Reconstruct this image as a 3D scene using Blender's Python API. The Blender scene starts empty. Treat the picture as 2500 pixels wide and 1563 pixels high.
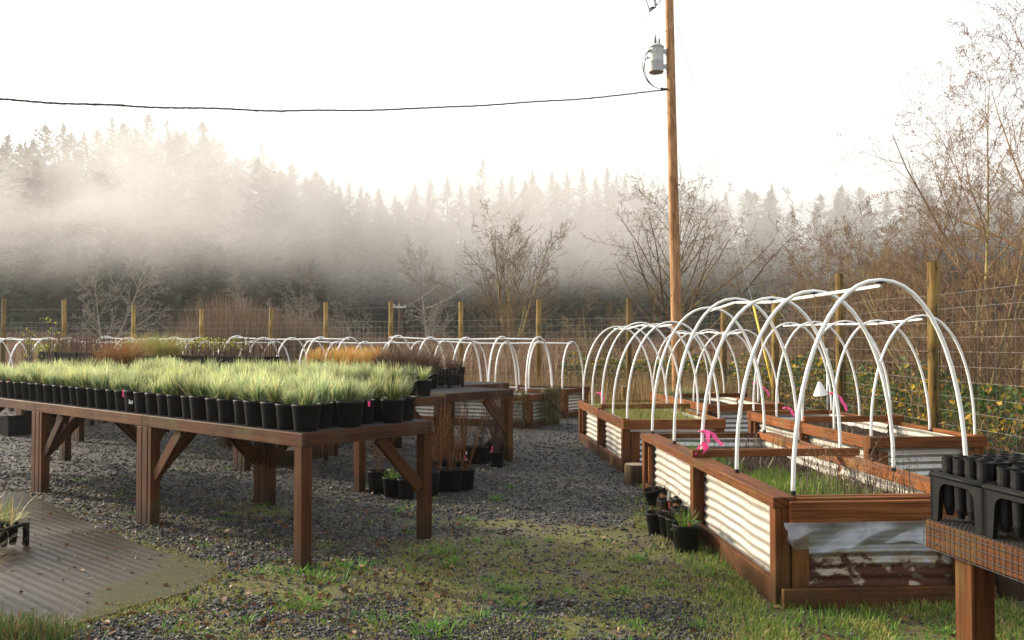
import bpy, math, random
import numpy as np
from mathutils import Vector, Matrix

scene = bpy.context.scene
COL = scene.collection
rad = math.radians
V3 = Vector

# ------------------------------------------------------------------ camera, sky, sun, exposure
F, CX, CY, EYE = 2100.0, 1250.0, 781.5, 1.5
PITCH = math.atan(48.5 / F)
cam_data = bpy.data.cameras.new("camera")
cam_data.sensor_width = 36.0
cam_data.lens = 36.0 * F / 2500.0
cam_data.clip_end = 2000.0
cam = bpy.data.objects.new("camera", cam_data)
COL.objects.link(cam)
cam.location = (0, 0, EYE)
cam.rotation_euler = (math.pi / 2 + PITCH, 0, 0)
scene.camera = cam

SUN_AZ = rad(-62.0)          # measured from +Y towards +X
SUN_EL = rad(22.0)
world = bpy.data.worlds.new("World")
scene.world = world
world.use_nodes = True
wn = world.node_tree
wn.nodes.clear()
sky = wn.nodes.new("ShaderNodeTexSky")
sky.sky_type = 'NISHITA'
sky.sun_disc = False
sky.sun_elevation = SUN_EL
sky.sun_rotation = SUN_AZ
sky.air_density = 1.0
sky.dust_density = 6.0
hs = wn.nodes.new("ShaderNodeHueSaturation")
hs.inputs["Saturation"].default_value = 0.35
bg = wn.nodes.new("ShaderNodeBackground")
bg.inputs["Strength"].default_value = 0.12
veil = wn.nodes.new("ShaderNodeBackground")      # the fog overhead: an even white veil over the sky
veil.inputs["Color"].default_value = (0.97, 0.985, 1.0, 1)
veil.inputs["Strength"].default_value = 0.54
addw = wn.nodes.new("ShaderNodeAddShader")
wo = wn.nodes.new("ShaderNodeOutputWorld")
wn.links.new(sky.outputs[0], hs.inputs["Color"])
wn.links.new(hs.outputs[0], bg.inputs["Color"])
wn.links.new(bg.outputs[0], addw.inputs[0])
wn.links.new(veil.outputs[0], addw.inputs[1])
wn.links.new(addw.outputs[0], wo.inputs["Surface"])

sun_data = bpy.data.lights.new("sun", 'SUN')
sun_data.energy = 5.0
sun_data.angle = rad(3.0)
sun_data.color = (1.0, 0.85, 0.64)
sun = bpy.data.objects.new("sun", sun_data)
COL.objects.link(sun)
sun_dir = V3((math.sin(SUN_AZ) * math.cos(SUN_EL), math.cos(SUN_AZ) * math.cos(SUN_EL), math.sin(SUN_EL)))
sun.rotation_euler = sun_dir.to_track_quat('Z', 'Y').to_euler()
sun.location = (-20, 10, 20)

vs = scene.view_settings
vs.view_transform = 'Standard'
vs.look = 'None'
vs.exposure = 0.62
vs.gamma = 1.0
cy = scene.cycles
cy.max_bounces = 8
cy.diffuse_bounces = 3
cy.glossy_bounces = 3
cy.transmission_bounces = 4
cy.transparent_max_bounces = 8
cy.volume_bounces = 1
cy.volume_step_rate = 4.0
cy.volume_max_steps = 48
cy.use_denoising = True
cy.caustics_reflective = False
cy.caustics_refractive = False

# ------------------------------------------------------------------ helpers: photo ray to a point in the place
def ray(px, py):
    xr, yr = (px - CX) / F, (CY - py) / F
    return V3((xr, math.cos(PITCH) - yr * math.sin(PITCH), math.sin(PITCH) + yr * math.cos(PITCH)))

def at(px, py, Y):
    d = ray(px, py)
    t = Y / d.y
    return V3((d.x * t, Y, EYE + d.z * t))

def gp(px, py, z=0.0):
    d = ray(px, py)
    t = (z - EYE) / d.z
    return V3((d.x * t, d.y * t, z))

# ------------------------------------------------------------------ helpers: objects
def tag(o, label=None, cat=None, group=None, kind=None):
    if label: o["label"] = label
    if cat: o["category"] = cat
    if group: o["group"] = group
    if kind: o["kind"] = kind
    return o

def empty(name, loc=(0, 0, 0), rz=0.0, label=None, cat=None, group=None):
    o = bpy.data.objects.new(name, None)
    o.empty_display_size = 0.1
    COL.objects.link(o)
    o.location = loc
    o.rotation_euler = (0, 0, rz)
    return tag(o, label, cat, group)

def link(name, me, parent=None, loc=None, rz=None):
    o = bpy.data.objects.new(name, me)
    COL.objects.link(o)
    if parent: o.parent = parent
    if loc is not None: o.location = loc
    if rz is not None: o.rotation_euler = (0, 0, rz)
    return o

def copy_tree(o, parent=None):
    c = o.copy()
    COL.objects.link(c)
    if parent: c.parent = parent
    for ch in list(o.children):
        copy_tree(ch, c)
    return c

ORD = ("first second third fourth fifth sixth seventh eighth ninth tenth eleventh twelfth thirteenth fourteenth fifteenth "
       "sixteenth seventeenth eighteenth nineteenth twentieth").split()
TENS = {2: "twenty", 3: "thirty", 4: "forty"}
def nth(i):
    if i < 20: return ORD[i]
    t, u = divmod(i + 1, 10)
    return {2: "twentieth", 3: "thirtieth", 4: "fortieth"}[t] if u == 0 else TENS[t] + "-" + ORD[u - 1]

# ------------------------------------------------------------------ helpers: meshes
class MB:
    """collects boxes, tubes and lathes and links them as one mesh"""
    def __init__(s):
        s.v, s.f, s.u, s.sm, s.mi = [], [], [], [], []
        s.m = 0
    def face(s, idx, uvs, smooth=False):
        s.f.append(idx); s.u.extend(uvs); s.sm.append(smooth); s.mi.append(s.m)
    def box(s, lo, hi, c=0.004, M=None, rnd=None):
        lo, hi = V3(lo), V3(hi)
        d = hi - lo
        c = min(c, 0.3 * min(d))
        la = max(range(3), key=lambda i: d[i])
        oa = [i for i in range(3) if i != la]
        off = (rnd or RB).random() * 40
        off2 = (rnd or RB).random() * 40
        base = len(s.v)
        pts = []
        for k in range(8):
            sg = [(k >> i) & 1 for i in range(3)]
            for ax in range(3):           # the corner's vertex on the face normal to ax
                p = [0, 0, 0]
                for i in range(3):
                    e = lo[i] if sg[i] == 0 else hi[i]
                    if i != ax: e += c if sg[i] == 0 else -c
                    p[i] = e
                pts.append(p)
        def uv(p, ax):
            vv = (p[oa[0]] + p[oa[1]] * 1.7)
            return (p[la] + off, vv + off2)
        for p in pts:
            q = V3(p)
            s.v.append(M @ q if M else q)
        def add(ids, ax):
            cen = [sum(pts[i][k] for i in ids) / len(ids) for k in range(3)]
            a, b, c_ = (V3(pts[i]) for i in ids[:3])
            n = (b - a).cross(c_ - a)
            out = V3(cen) - (lo + hi) / 2
            if n.dot(out) < 0: ids = ids[::-1]
            s.face([base + i for i in ids], [uv(pts[i], ax) for i in ids])
        for ax in range(3):
            i, j = [k for k in range(3) if k != ax]
            for sg in (0, 1):
                ks = [(sg << ax) | (a << i) | (b << j) for a, b in ((0, 0), (1, 0), (1, 1), (0, 1))]
                add([k * 3 + ax for k in ks], ax)
        for ax in range(3):                # edges parallel to ax
            i, j = [k for k in range(3) if k != ax]
            for a in (0, 1):
                for b in (0, 1):
                    k0 = (a << i) | (b << j)
                    k1 = k0 | (1 << ax)
                    add([k0 * 3 + i, k1 * 3 + i, k1 * 3 + j, k0 * 3 + j], ax)
        for k in range(8):
            add([k * 3, k * 3 + 1, k * 3 + 2], 0)
        return s
    def beam(s, p0, p1, w, h, up=(0, 0, 1), c=0.004):
        """a board from p0 to p1, w across and h along up"""
        p0, p1 = V3(p0), V3(p1)
        y = (p1 - p0); L = y.length; y.normalize()
        x = y.cross(V3(up)).normalized()
        z = x.cross(y).normalized()
        M = Matrix.Translation(p0) @ Matrix((x, y, z)).transposed().to_4x4()
        return s.box((-w / 2, 0, -h / 2), (w / 2, L, h / 2), c, M)
    def tube(s, pts, r, n=6, caps=True, smooth=True, v0=0.0):
        pts = [V3(p) for p in pts]
        k = len(pts)
        rs = r if isinstance(r, (list, tuple)) else [r] * k
        t0 = (pts[1] - pts[0]).normalized()
        a = V3((0, 0, 1)) if abs(t0.z) < 0.9 else V3((1, 0, 0))
        nx = t0.cross(a).normalized()
        base = len(s.v)
        ln = 0.0
        lens = []
        for i, p in enumerate(pts):
            if i: ln += (p - pts[i - 1]).length
            lens.append(ln)
            t = (pts[min(i + 1, k - 1)] - pts[max(i - 1, 0)])
            if t.length < 1e-9: t = t0
            t = t.normalized()
            nx = (nx - t * nx.dot(t)).normalized()
            ny = t.cross(nx)
            for j in range(n):
                an = 2 * math.pi * j / n
                s.v.append(p + (nx * math.cos(an) + ny * math.sin(an)) * rs[i])
        for i in range(k - 1):
            for j in range(n):
                j2 = (j + 1) % n
                ids = [base + i * n + j, base + i * n + j2, base + (i + 1) * n + j2, base + (i + 1) * n + j]
                c0, c1 = rs[i] * 6.28 * j / n, rs[i] * 6.28 * (j + 1) / n
                s.face(ids, [(lens[i] + v0, c0), (lens[i] + v0, c1), (lens[i + 1] + v0, c1), (lens[i + 1] + v0, c0)], smooth)
        if caps and n > 2:
            s.face([base + j for j in range(n)][::-1], [(v0, 0)] * n)
            s.face([base + (k - 1) * n + j for j in range(n)], [(v0 + ln, 0)] * n)
        return s
    def lathe(s, prof, n=16, cen=(0, 0, 0), smooth=True, M=None):
        base = len(s.v)
        cen = V3(cen)
        for r, z in prof:
            for j in range(n):
                an = 2 * math.pi * j / n
                p = cen + V3((r * math.cos(an), r * math.sin(an), z))
                s.v.append(M @ p if M else p)
        for i in range(len(prof) - 1):
            for j in range(n):
                j2 = (j + 1) % n
                s.face([base + i * n + j, base + i * n + j2, base + (i + 1) * n + j2, base + (i + 1) * n + j],
                       [(j / n, prof[i][1]), ((j + 1) / n, prof[i][1]), ((j + 1) / n, prof[i + 1][1]), (j / n, prof[i + 1][1])], smooth)
        return s
    def disc(s, r, z, n=16, cen=(0, 0, 0), up=True):
        base = len(s.v)
        cen = V3(cen)
        for j in range(n):
            an = 2 * math.pi * j / n
            s.v.append(cen + V3((r * math.cos(an), r * math.sin(an), z)))
        ids = [base + j for j in range(n)]
        s.face(ids if up else ids[::-1], [(math.cos(6.28 * j / n) * r, math.sin(6.28 * j / n) * r) for j in range(n)])
        return s
    def mesh(s, name, mats):
        me = bpy.data.meshes.new(name)
        me.from_pydata([tuple(p) for p in s.v], [], s.f)
        uvl = me.uv_layers.new(name="UVMap")
        uvl.data.foreach_set("uv", np.array(s.u, dtype=np.float32).ravel())
        me.polygons.foreach_set("use_smooth", s.sm)
        for m in (mats if isinstance(mats, (list, tuple)) else [mats]): me.materials.append(m)
        if max(s.mi, default=0): me.polygons.foreach_set("material_index", s.mi)
        me.update()
        return me
    def build(s, name, mats, parent=None, loc=None, rz=None):
        return link(name, s.mesh(name, mats), parent, loc, rz)
RB = random.Random(3)

def np_mesh(name, V, Q, uv, mat, smooth=False):
    """V (n,3), Q (m,k) faces of k corners, uv (n,2) per vertex"""
    me = bpy.data.meshes.new(name)
    V = np.asarray(V, np.float32); Q = np.asarray(Q, np.int32); uv = np.asarray(uv, np.float32)
    m, k = Q.shape
    me.vertices.add(len(V)); me.vertices.foreach_set("co", V.ravel())
    me.loops.add(m * k); me.loops.foreach_set("vertex_index", Q.ravel())
    me.polygons.add(m)
    me.polygons.foreach_set("loop_start", np.arange(0, m * k, k, dtype=np.int32))
    me.polygons.foreach_set("loop_total", np.full(m, k, np.int32))
    me.polygons.foreach_set("use_smooth", np.full(m, smooth, bool))
    l = me.uv_layers.new(name="UVMap")
    l.data.foreach_set("uv", uv[Q.ravel()].ravel())
    me.materials.append(mat)
    me.update(calc_edges=True)
    me.validate()
    return me

def blades(rs, b, az, h, lean, curve, w, segs=3, tip=0.12):
    """grass blades or twigs: arrays of N; returns verts, quads, uv (u random per blade, v along it)"""
    b = np.asarray(b, float); N = len(b)
    az, h, lean, curve, w = (np.broadcast_to(np.asarray(x, float), (N,)) for x in (az, h, lean, curve, w))
    tw = az + rs.uniform(-0.6, 0.6, N) + math.pi / 2
    wx, wy = np.cos(tw), np.sin(tw)
    u = rs.uniform(0, 1, N)
    rows, p = [], b.copy()
    uvs = []
    for i in range(segs + 1):
        s_ = i / segs
        ww = w * 0.5 * (1 - s_ * (1 - tip)) if i else w * 0.42
        off = np.stack([wx * ww, wy * ww, np.zeros(N)], 1)
        rows += [p - off, p + off]
        uvs += [np.stack([u, np.full(N, s_)], 1)] * 2
        th = lean + curve * (s_ + 0.5 / segs)
        p = p + np.stack([np.sin(th) * np.cos(az), np.sin(th) * np.sin(az), np.cos(th)], 1) * (h / segs)[:, None]
    R_ = len(rows)
    V = np.stack(rows, 1).reshape(-1, 3)
    UV = np.stack(uvs, 1).reshape(-1, 2)
    st = (np.arange(N) * R_)[:, None]
    Q = np.concatenate([np.stack([st[:, 0] + 2 * i, st[:, 0] + 2 * i + 1, st[:, 0] + 2 * i + 3, st[:, 0] + 2 * i + 2], 1) for i in range(segs)])
    return V, Q, UV

def leafquads(rs, c, size, tilt=1.2):
    """small leaf-like diamonds, slightly folded, at the centres c"""
    c = np.asarray(c, float); N = len(c)
    size = np.broadcast_to(np.asarray(size, float), (N,))
    az = rs.uniform(0, 2 * math.pi, N); el = rs.uniform(-tilt, tilt, N)
    d = np.stack([np.cos(az) * np.cos(el), np.sin(az) * np.cos(el), np.sin(el)], 1)
    r2 = rs.normal(0, 1, (N, 3)); sd = np.cross(d, r2); sd /= np.linalg.norm(sd, axis=1)[:, None] + 1e-9
    n = np.cross(d, sd)
    s = size[:, None]
    a = c - d * s * .5; e = c + d * s * .5
    l = c + sd * s * .32 + n * s * .1; r = c - sd * s * .32 + n * s * .1
    V = np.stack([a, l, e, r], 1).reshape(-1, 3)
    u = rs.uniform(0, 1, N)
    UV = np.repeat(np.stack([u, np.full(N, .5)], 1), 4, 0)
    Q = np.arange(4 * N).reshape(-1, 4)
    return V, Q, UV

def join_np(parts):
    Vs, Qs, Us, o = [], [], [], 0
    for V, Q, U in parts:
        Vs.append(V); Qs.append(Q + o); Us.append(U); o += len(V)
    return np.concatenate(Vs), np.concatenate(Qs), np.concatenate(Us)

def vnoise(x, y, seed=0, per=1.0):
    """smooth value noise on arrays"""
    rs = np.random.RandomState(seed)
    T = rs.uniform(0, 1, (256, 256))
    x = np.asarray(x) / per; y = np.asarray(y) / per
    xi = np.floor(x).astype(int); yi = np.floor(y).astype(int)
    fx = x - xi; fy = y - yi
    fx = fx * fx * (3 - 2 * fx); fy = fy * fy * (3 - 2 * fy)
    g = lambda i, j: T[i % 256, j % 256]
    return (g(xi, yi) * (1 - fx) + g(xi + 1, yi) * fx) * (1 - fy) + (g(xi, yi + 1) * (1 - fx) + g(xi + 1, yi + 1) * fx) * fy

def sstep(a, b, x):
    t = np.clip((np.asarray(x, float) - a) / (b - a), 0, 1)
    return t * t * (3 - 2 * t)

# ------------------------------------------------------------------ helpers: materials
class Mat:
    def __init__(s, name):
        s.m = bpy.data.materials.new(name)
        s.m.use_nodes = True
        s.t = s.m.node_tree
        s.t.nodes.clear()
        s.out = s.t.nodes.new("ShaderNodeOutputMaterial")
    def n(s, t, **kw):
        x = s.t.nodes.new("ShaderNode" + t)
        for k, v in kw.items(): setattr(x, k, v)
        return x
    def l(s, a, b): s.t.links.new(a, b)
    def put(s, sock, v):
        if hasattr(v, "is_output") or isinstance(v, bpy.types.NodeSocket): s.l(v, sock)
        else: sock.default_value = v
    def pos(s): return s.n("NewGeometry").outputs["Position"]
    def obj(s): return s.n("TexCoord").outputs["Object"]
    def uv(s): return s.n("TexCoord").outputs["UV"]
    def scale(s, vec, sc, rot=(0, 0, 0)):
        mp = s.n("Mapping"); s.l(vec, mp.inputs[0]); mp.inputs["Scale"].default_value = sc; mp.inputs["Rotation"].default_value = rot
        return mp.outputs[0]
    def noise(s, vec, sc, det=4, ro=.55, dist=0.0):
        x = s.n("TexNoise"); s.l(vec, x.inputs["Vector"])
        x.inputs["Scale"].default_value = sc; x.inputs["Detail"].default_value = det
        x.inputs["Roughness"].default_value = ro; x.inputs["Distortion"].default_value = dist
        return x.outputs["Fac"]
    def voro(s, vec, sc, feature='F1', out="Distance"):
        x = s.n("TexVoronoi"); x.feature = feature; s.l(vec, x.inputs["Vector"]); x.inputs["Scale"].default_value = sc
        return x.outputs[out]
    def ramp(s, fac, stops, interp='LINEAR'):
        x = s.n("ValToRGB"); s.l(fac, x.inputs[0]); cr = x.color_ramp; cr.interpolation = interp
        while len(cr.elements) < len(stops): cr.elements.new(0.5)
        for e, (p, c) in zip(cr.elements, stops):
            e.position = p
            e.color = (c, c, c, 1) if isinstance(c, (int, float)) else (*c[:3], 1)
        return x.outputs[0]
    def mix(s, fac, a, b, mode='MIX'):
        x = s.n("Mix"); x.data_type = 'RGBA'; x.blend_type = mode
        s.put(x.inputs[0], fac)
        for sock, v in ((x.inputs[6], a), (x.inputs[7], b)):
            s.put(sock, (*v[:3], 1) if isinstance(v, tuple) else v)
        return x.outputs[2]
    def math(s, op, a, b=0.0, clamp=False):
        x = s.n("Math"); x.operation = op; x.use_clamp = clamp
        s.put(x.inputs[0], a); s.put(x.inputs[1], b)
        return x.outputs[0]
    def sep(s, vec):
        x = s.n("SeparateXYZ"); s.l(vec, x.inputs[0]); return x.outputs
    def sm(s, v, a, b):
        x = s.n("MapRange"); x.interpolation_type = 'SMOOTHSTEP'
        s.put(x.inputs[0], v); x.inputs[1].default_value = a; x.inputs[2].default_value = b
        return x.outputs[0]
    def bump(s, h, strength=.4, dist=.01):
        x = s.n("Bump"); s.l(h, x.inputs["Height"]); x.inputs["Strength"].default_value = strength; x.inputs["Distance"].default_value = dist
        return x.outputs[0]
    def bsdf(s, color, rough=.6, metal=0.0, normal=None, spec=.4, **kw):
        x = s.n("BsdfPrincipled")
        s.put(x.inputs["Base Color"], (*color[:3], 1) if isinstance(color, tuple) else color)
        s.put(x.inputs["Roughness"], rough); s.put(x.inputs["Metallic"], metal)
        x.inputs["Specular IOR Level"].default_value = spec
        if normal is not None: s.l(normal, x.inputs["Normal"])
        for k, v in kw.items(): s.put(x.inputs[k.replace("_", " ")], v)
        s.l(x.outputs[0], s.out.inputs["Surface"])
        return x
    def leafy(s, color, trans=.35, rough=.6, tint=None):
        """diffuse leaf with light passing through"""
        p = s.n("BsdfPrincipled"); s.put(p.inputs["Base Color"], color); p.inputs["Roughness"].default_value = rough
        p.inputs["Specular IOR Level"].default_value = .25
        tr = s.n("BsdfTranslucent"); s.put(tr.inputs["Color"], color if tint is None else s.mix(1.0, color, tint, 'MULTIPLY'))
        mx = s.n("MixShader"); mx.inputs[0].default_value = trans
        s.l(p.outputs[0], mx.inputs[1]); s.l(tr.outputs[0], mx.inputs[2]); s.l(mx.outputs[0], s.out.inputs["Surface"])
        return s.m
    def rnd(s): return s.n("ObjectInfo").outputs["Random"]

def wood(name, dark, mid, light, rough=.62, green=0.0, scale=1.0, stain=0.0):
    k = Mat(name)
    uv = k.uv()
    g = k.noise(k.scale(uv, (1.6 * scale, 42 * scale, 1)), 1.0, 6, .62, .6)
    big = k.noise(k.scale(uv, (2.2, 5, 1)), 1.0, 3, .5)
    c = k.ramp(g, [(.28, dark), (.5, mid), (.74, light)])
    c = k.mix(k.sm(big, .35, .75), c, k.mix(1.0, c, (.62, .58, .52), 'MULTIPLY'))
    knots = k.voro(k.scale(uv, (1.3, 7, 1)), 1.0)
    c = k.mix(k.sm(knots, .11, .03), c, (dark[0] * .5, dark[1] * .5, dark[2] * .5))
    if green:
        gn = k.noise(k.scale(k.pos(), (3, 3, 2)), 1.0, 4, .6)
        c = k.mix(k.math('MULTIPLY', k.sm(gn, .48, .72), green), c, (.095, .10, .03))
    if stain:
        sn = k.noise(k.scale(uv, (2.5, 14, 1)), 1.0, 6, .68, 1.2)
        c = k.mix(k.math('MULTIPLY', k.sm(sn, .48, .66), stain), c, (dark[0] * .45, dark[1] * .45, dark[2] * .45))
        sn2 = k.voro(k.scale(uv, (4, 16, 1)), 1.0)
        c = k.mix(k.sm(sn2, .16, .06), c, (dark[0] * .35, dark[1] * .35, dark[2] * .35))
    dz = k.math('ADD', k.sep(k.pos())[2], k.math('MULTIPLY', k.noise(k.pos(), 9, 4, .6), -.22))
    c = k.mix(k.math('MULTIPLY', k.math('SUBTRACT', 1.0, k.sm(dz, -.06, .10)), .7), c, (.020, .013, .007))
    rv = k.math('ADD', k.math('MULTIPLY', k.rnd(), .7), .62)
    hsv = k.n("HueSaturation"); k.l(c, hsv.inputs["Color"]); k.l(rv, hsv.inputs["Value"])
    nb = k.bump(g, .35, .003)
    k.bsdf(hsv.outputs[0], k.ramp(g, [(.2, rough - .1), (.8, rough + .12)]), normal=nb, spec=.12)
    return k.m

def blade_mat(name, stops, tips=None, trans=.4, rough=.6, objrnd=None, vary=0.0):
    k = Mat(name)
    s = k.sep(k.uv())
    c = k.ramp(s[0], stops)
    if tips is not None: c = k.mix(k.sm(s[1], .35, 1.0), c, k.ramp(s[0], tips))
    if objrnd is not None: c = k.mix(k.math('MULTIPLY', k.rnd(), objrnd[1]), c, objrnd[0])
    if vary:
        hv = k.n("HueSaturation"); k.l(c, hv.inputs["Color"])
        r2 = k.math('FRACT', k.math('MULTIPLY', k.rnd(), 7.31))
        k.l(k.math('ADD', k.math('MULTIPLY', r2, vary), 1.0 - vary * .55), hv.inputs["Value"])
        c = hv.outputs[0]
    return k.leafy(c, trans, rough)

W = {}
W['bench'] = wood("red_brown_stained_lumber_shaded", (.025, .0083, .003), (.073, .0238, .0068), (.135, .048, .0145), green=.35)  # darker than the bed lumber: shade over the benches is put into the colour
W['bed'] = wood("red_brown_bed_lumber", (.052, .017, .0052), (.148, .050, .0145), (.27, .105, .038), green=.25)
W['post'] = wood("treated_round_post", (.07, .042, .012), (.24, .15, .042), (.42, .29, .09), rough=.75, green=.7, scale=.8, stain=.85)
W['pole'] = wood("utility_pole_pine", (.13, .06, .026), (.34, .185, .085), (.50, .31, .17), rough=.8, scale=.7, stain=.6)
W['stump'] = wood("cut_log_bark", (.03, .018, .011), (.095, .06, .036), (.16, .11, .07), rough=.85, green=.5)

k = Mat("log_end_grain")
o = k.obj(); s_ = k.sep(o)
rr = k.math('SQRT', k.math('ADD', k.math('MULTIPLY', s_[0], s_[0]), k.math('MULTIPLY', s_[1], s_[1])))
wv = k.noise(o, 14, 4)
ring = k.math('SINE', k.math('ADD', k.math('MULTIPLY', rr, 220), k.math('MULTIPLY', wv, 9)))
k.bsdf(k.mix(k.sm(ring, -1, 1), (.14, .095, .06), (.24, .175, .115)), .85, normal=k.bump(ring, .2, .003))
W['endgrain'] = k.m

k = Mat("white_pvc_pipe")
nz = k.noise(k.pos(), 9, 5, .6)
c = k.ramp(nz, [(.35, (.80, .80, .78)), (.62, (.72, .71, .66)), (.8, (.5, .5, .42))])
k.bsdf(c, .34, spec=.5)
W['pvc'] = k.m

def plastic(name, col, rough, dust=.03, spec=.45):
    k = Mat(name)
    nz = k.noise(k.pos(), 22, 5, .65)
    c = k.mix(k.sm(nz, .5, .85), col, (col[0] + dust, col[1] + dust * .92, col[2] + dust * .8))
    k.bsdf(c, k.ramp(nz, [(.3, rough - .08), (.8, rough + .15)]), spec=spec, normal=k.bump(nz, .08, .002))
    return k.m
W['black'] = plastic("black_nursery_plastic", (.004, .004, .0045), .55, .006, .2)
W['cell'] = plastic("matt_black_cells", (.004, .004, .0045), .92, .004, .04)
W['rack'] = plastic("dull_black_plastic", (.004, .0045, .005), .62, .014, .15)
W['strap'] = plastic("black_zip_tie", (.008, .008, .008), .4)
W['bluecrate'] = plastic("dark_blue_plastic", (.010, .018, .035), .5, .01, .2)
W['pink'] = Mat("pink_flagging_tape").leafy((.85, .10, .30, 1), .35, .35)
W['white'] = plastic("white_tag", (.78, .78, .75), .5, -.1)
W['yellow'] = plastic("yellow_guy_guard", (.72, .50, .05), .45, -.05)
W['red'] = plastic("red_tag", (.6, .03, .03), .45, 0)
W['wire'] = Mat("galvanised_wire"); W['wire'].bsdf((.30, .28, .25), .45, .5); W['wire'] = W['wire'].m
W['steel'] = Mat("grey_steel"); W['steel'].bsdf((.33, .34, .35), .45, .7); W['steel'] = W['steel'].m
W['meshwire'] = Mat("dark_hardware_cloth"); W['meshwire'].bsdf((.06, .055, .055), .6, .3, spec=.2); W['meshwire'] = W['meshwire'].m
W['cable'] = plastic("black_cable", (.012, .011, .012), .5)
W['thinwire'] = Mat("bare_conductor"); W['thinwire'].bsdf((.30, .28, .26), .5, .5); W['thinwire'] = W['thinwire'].m
W['ceramic'] = plastic("brown_porcelain", (.10, .06, .04), .25)
W['tank'] = plastic("grey_painted_steel", (.42, .43, .42), .45, -.08)

def galv(name, rust_h, rust_amt, streak=.5, metal=.55, tone=(.52, .515, .49)):
    """corrugated sheet; uv v is the height above the sheet's foot"""
    k = Mat(name)
    uv = k.uv(); s = k.sep(uv)
    sp = k.voro(k.scale(uv, (26, 26, 1)), 1.0, 'F1', 'Color')
    c = k.mix(.12, tone, sp, 'MULTIPLY')
    st = k.noise(k.scale(uv, (9, 1.1, 1)), 1.0, 5, .6)
    c = k.mix(k.math('MULTIPLY', k.sm(st, .5, .78), streak), c, (.29, .26, .20))  # brown streaks: dirt, and shadow streaks put into the colour
    blot = k.noise(k.scale(uv, (6.5, 9, 1)), 1.0, 7, .62, .5)
    hgt = k.math('SUBTRACT', 1.0, k.sm(s[1], 0.0, rust_h))
    rf = k.math('ADD', k.math('MULTIPLY', hgt, rust_amt), blot)
    halo = k.sm(rf, .70, .78)
    c = k.mix(halo, c, (.30, .245, .17))
    fine = k.noise(uv, 70, 4, .7)
    rc = k.ramp(fine, [(.3, (.022, .009, .006)), (.55, (.075, .024, .010)), (.8, (.20, .068, .022))])
    rm = k.sm(rf, .80, .86)
    c = k.mix(rm, c, rc)
    k.bsdf(c, k.mix(rm, (.42, .42, .42), (.85, .85, .85)), k.math('MULTIPLY', k.math('SUBTRACT', 1.0, rm), metal), spec=.4,
           normal=k.bump(blot, .12, .01))
    return k.m
W['galv'] = galv("corrugated_zinc_cream", .12, .37, .7, .2, (.385, .365, .32))
W['galv_end'] = galv("corrugated_zinc_weathered", .10, .20, .5, .6)
W['galv_rust'] = galv("corrugated_zinc_rusted", .36, .455, .7, .5, (.36, .365, .37))

k = Mat("dark_potting_soil")
nz = k.noise(k.pos(), 60, 6, .7)
k.bsdf(k.ramp(nz, [(.3, (.010, .007, .005)), (.6, (.035, .024, .016)), (.85, (.10, .075, .05))]), .95, spec=.08, normal=k.bump(nz, .8, .02))
W['soil'] = k.m
k = Mat("clear_plastic_film")
nz = k.noise(k.pos(), 7, 4, .6, .8)
gl = k.n("BsdfGlossy"); gl.inputs["Color"].default_value = (.8, .83, .86, 1); gl.inputs["Roughness"].default_value = .22
df = k.n("BsdfDiffuse"); df.inputs["Color"].default_value = (.22, .23, .245, 1)
tp = k.n("BsdfTransparent"); tp.inputs["Color"].default_value = (.78, .8, .83, 1)
m1 = k.n("MixShader"); m1.inputs[0].default_value = .45; k.l(df.outputs[0], m1.inputs[1]); k.l(gl.outputs[0], m1.inputs[2])
m2 = k.n("MixShader"); k.l(k.ramp(nz, [(.3, .22), (.7, .50)]), m2.inputs[0]); k.l(tp.outputs[0], m2.inputs[1]); k.l(m1.outputs[0], m2.inputs[2])
bn = k.bump(nz, .16, .02); k.l(bn, gl.inputs["Normal"]); k.l(m2.outputs[0], k.out.inputs["Surface"])
W['film'] = k.m

W['fescue'] = blade_mat("pale_fescue_blades", [(0, (.035, .075, .012)), (.45, (.085, .13, .028)), (.8, (.20, .21, .05)), (1, (.38, .27, .10))],
                        [(0, (.38, .49, .23)), (.5, (.58, .62, .27)), (1, (.76, .66, .32))], .45, .6, ((.24, .38, .26), .3), .8)
W['sedge'] = blade_mat("rusty_sedge_blades", [(0, (.16, .06, .02)), (.5, (.26, .11, .035)), (.85, (.30, .18, .06)), (1, (.16, .18, .05))], None, .35)
W['orangegrass'] = blade_mat("orange_green_blades", [(0, (.16, .22, .05)), (.4, (.32, .28, .07)), (.7, (.46, .27, .07)), (1, (.48, .19, .05))],
                             [(0, (.38, .32, .10)), (.5, (.52, .31, .09)), (1, (.52, .20, .05))], .4)
W['greengrass'] = blade_mat("fresh_green_blades", [(0, (.05, .12, .012)), (.5, (.09, .19, .02)), (.85, (.16, .25, .035)), (1, (.27, .27, .07))], None, .35)
W['moss'] = blade_mat("low_moss_and_turf", [(0, (.10, .145, .022)), (.4, (.20, .22, .045)), (.75, (.31, .28, .085)), (1, (.33, .25, .13))], None, .25)
W['weeds'] = blade_mat("bright_weed_leaves", [(0, (.045, .13, .012)), (.6, (.085, .20, .02)), (1, (.15, .27, .03))], None, .3)
W['litter'] = blade_mat("fallen_brown_leaves", [(0, (.06, .025, .012)), (.6, (.13, .06, .025)), (1, (.24, .15, .07))], None, .1)
W['twig'] = blade_mat("red_brown_twigs", [(0, (.055, .028, .019)), (.5, (.115, .06, .038)), (1, (.21, .135, .075))], None, .08)
W['thicket'] = blade_mat("brown_thicket_twigs", [(0, (.085, .05, .03)), (.5, (.17, .105, .06)), (1, (.30, .21, .12))], None, .1)
W['orangetwig'] = blade_mat("orange_willow_twigs", [(0, (.13, .05, .014)), (.6, (.24, .10, .025)), (1, (.34, .19, .05))], None, .05)
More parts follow.
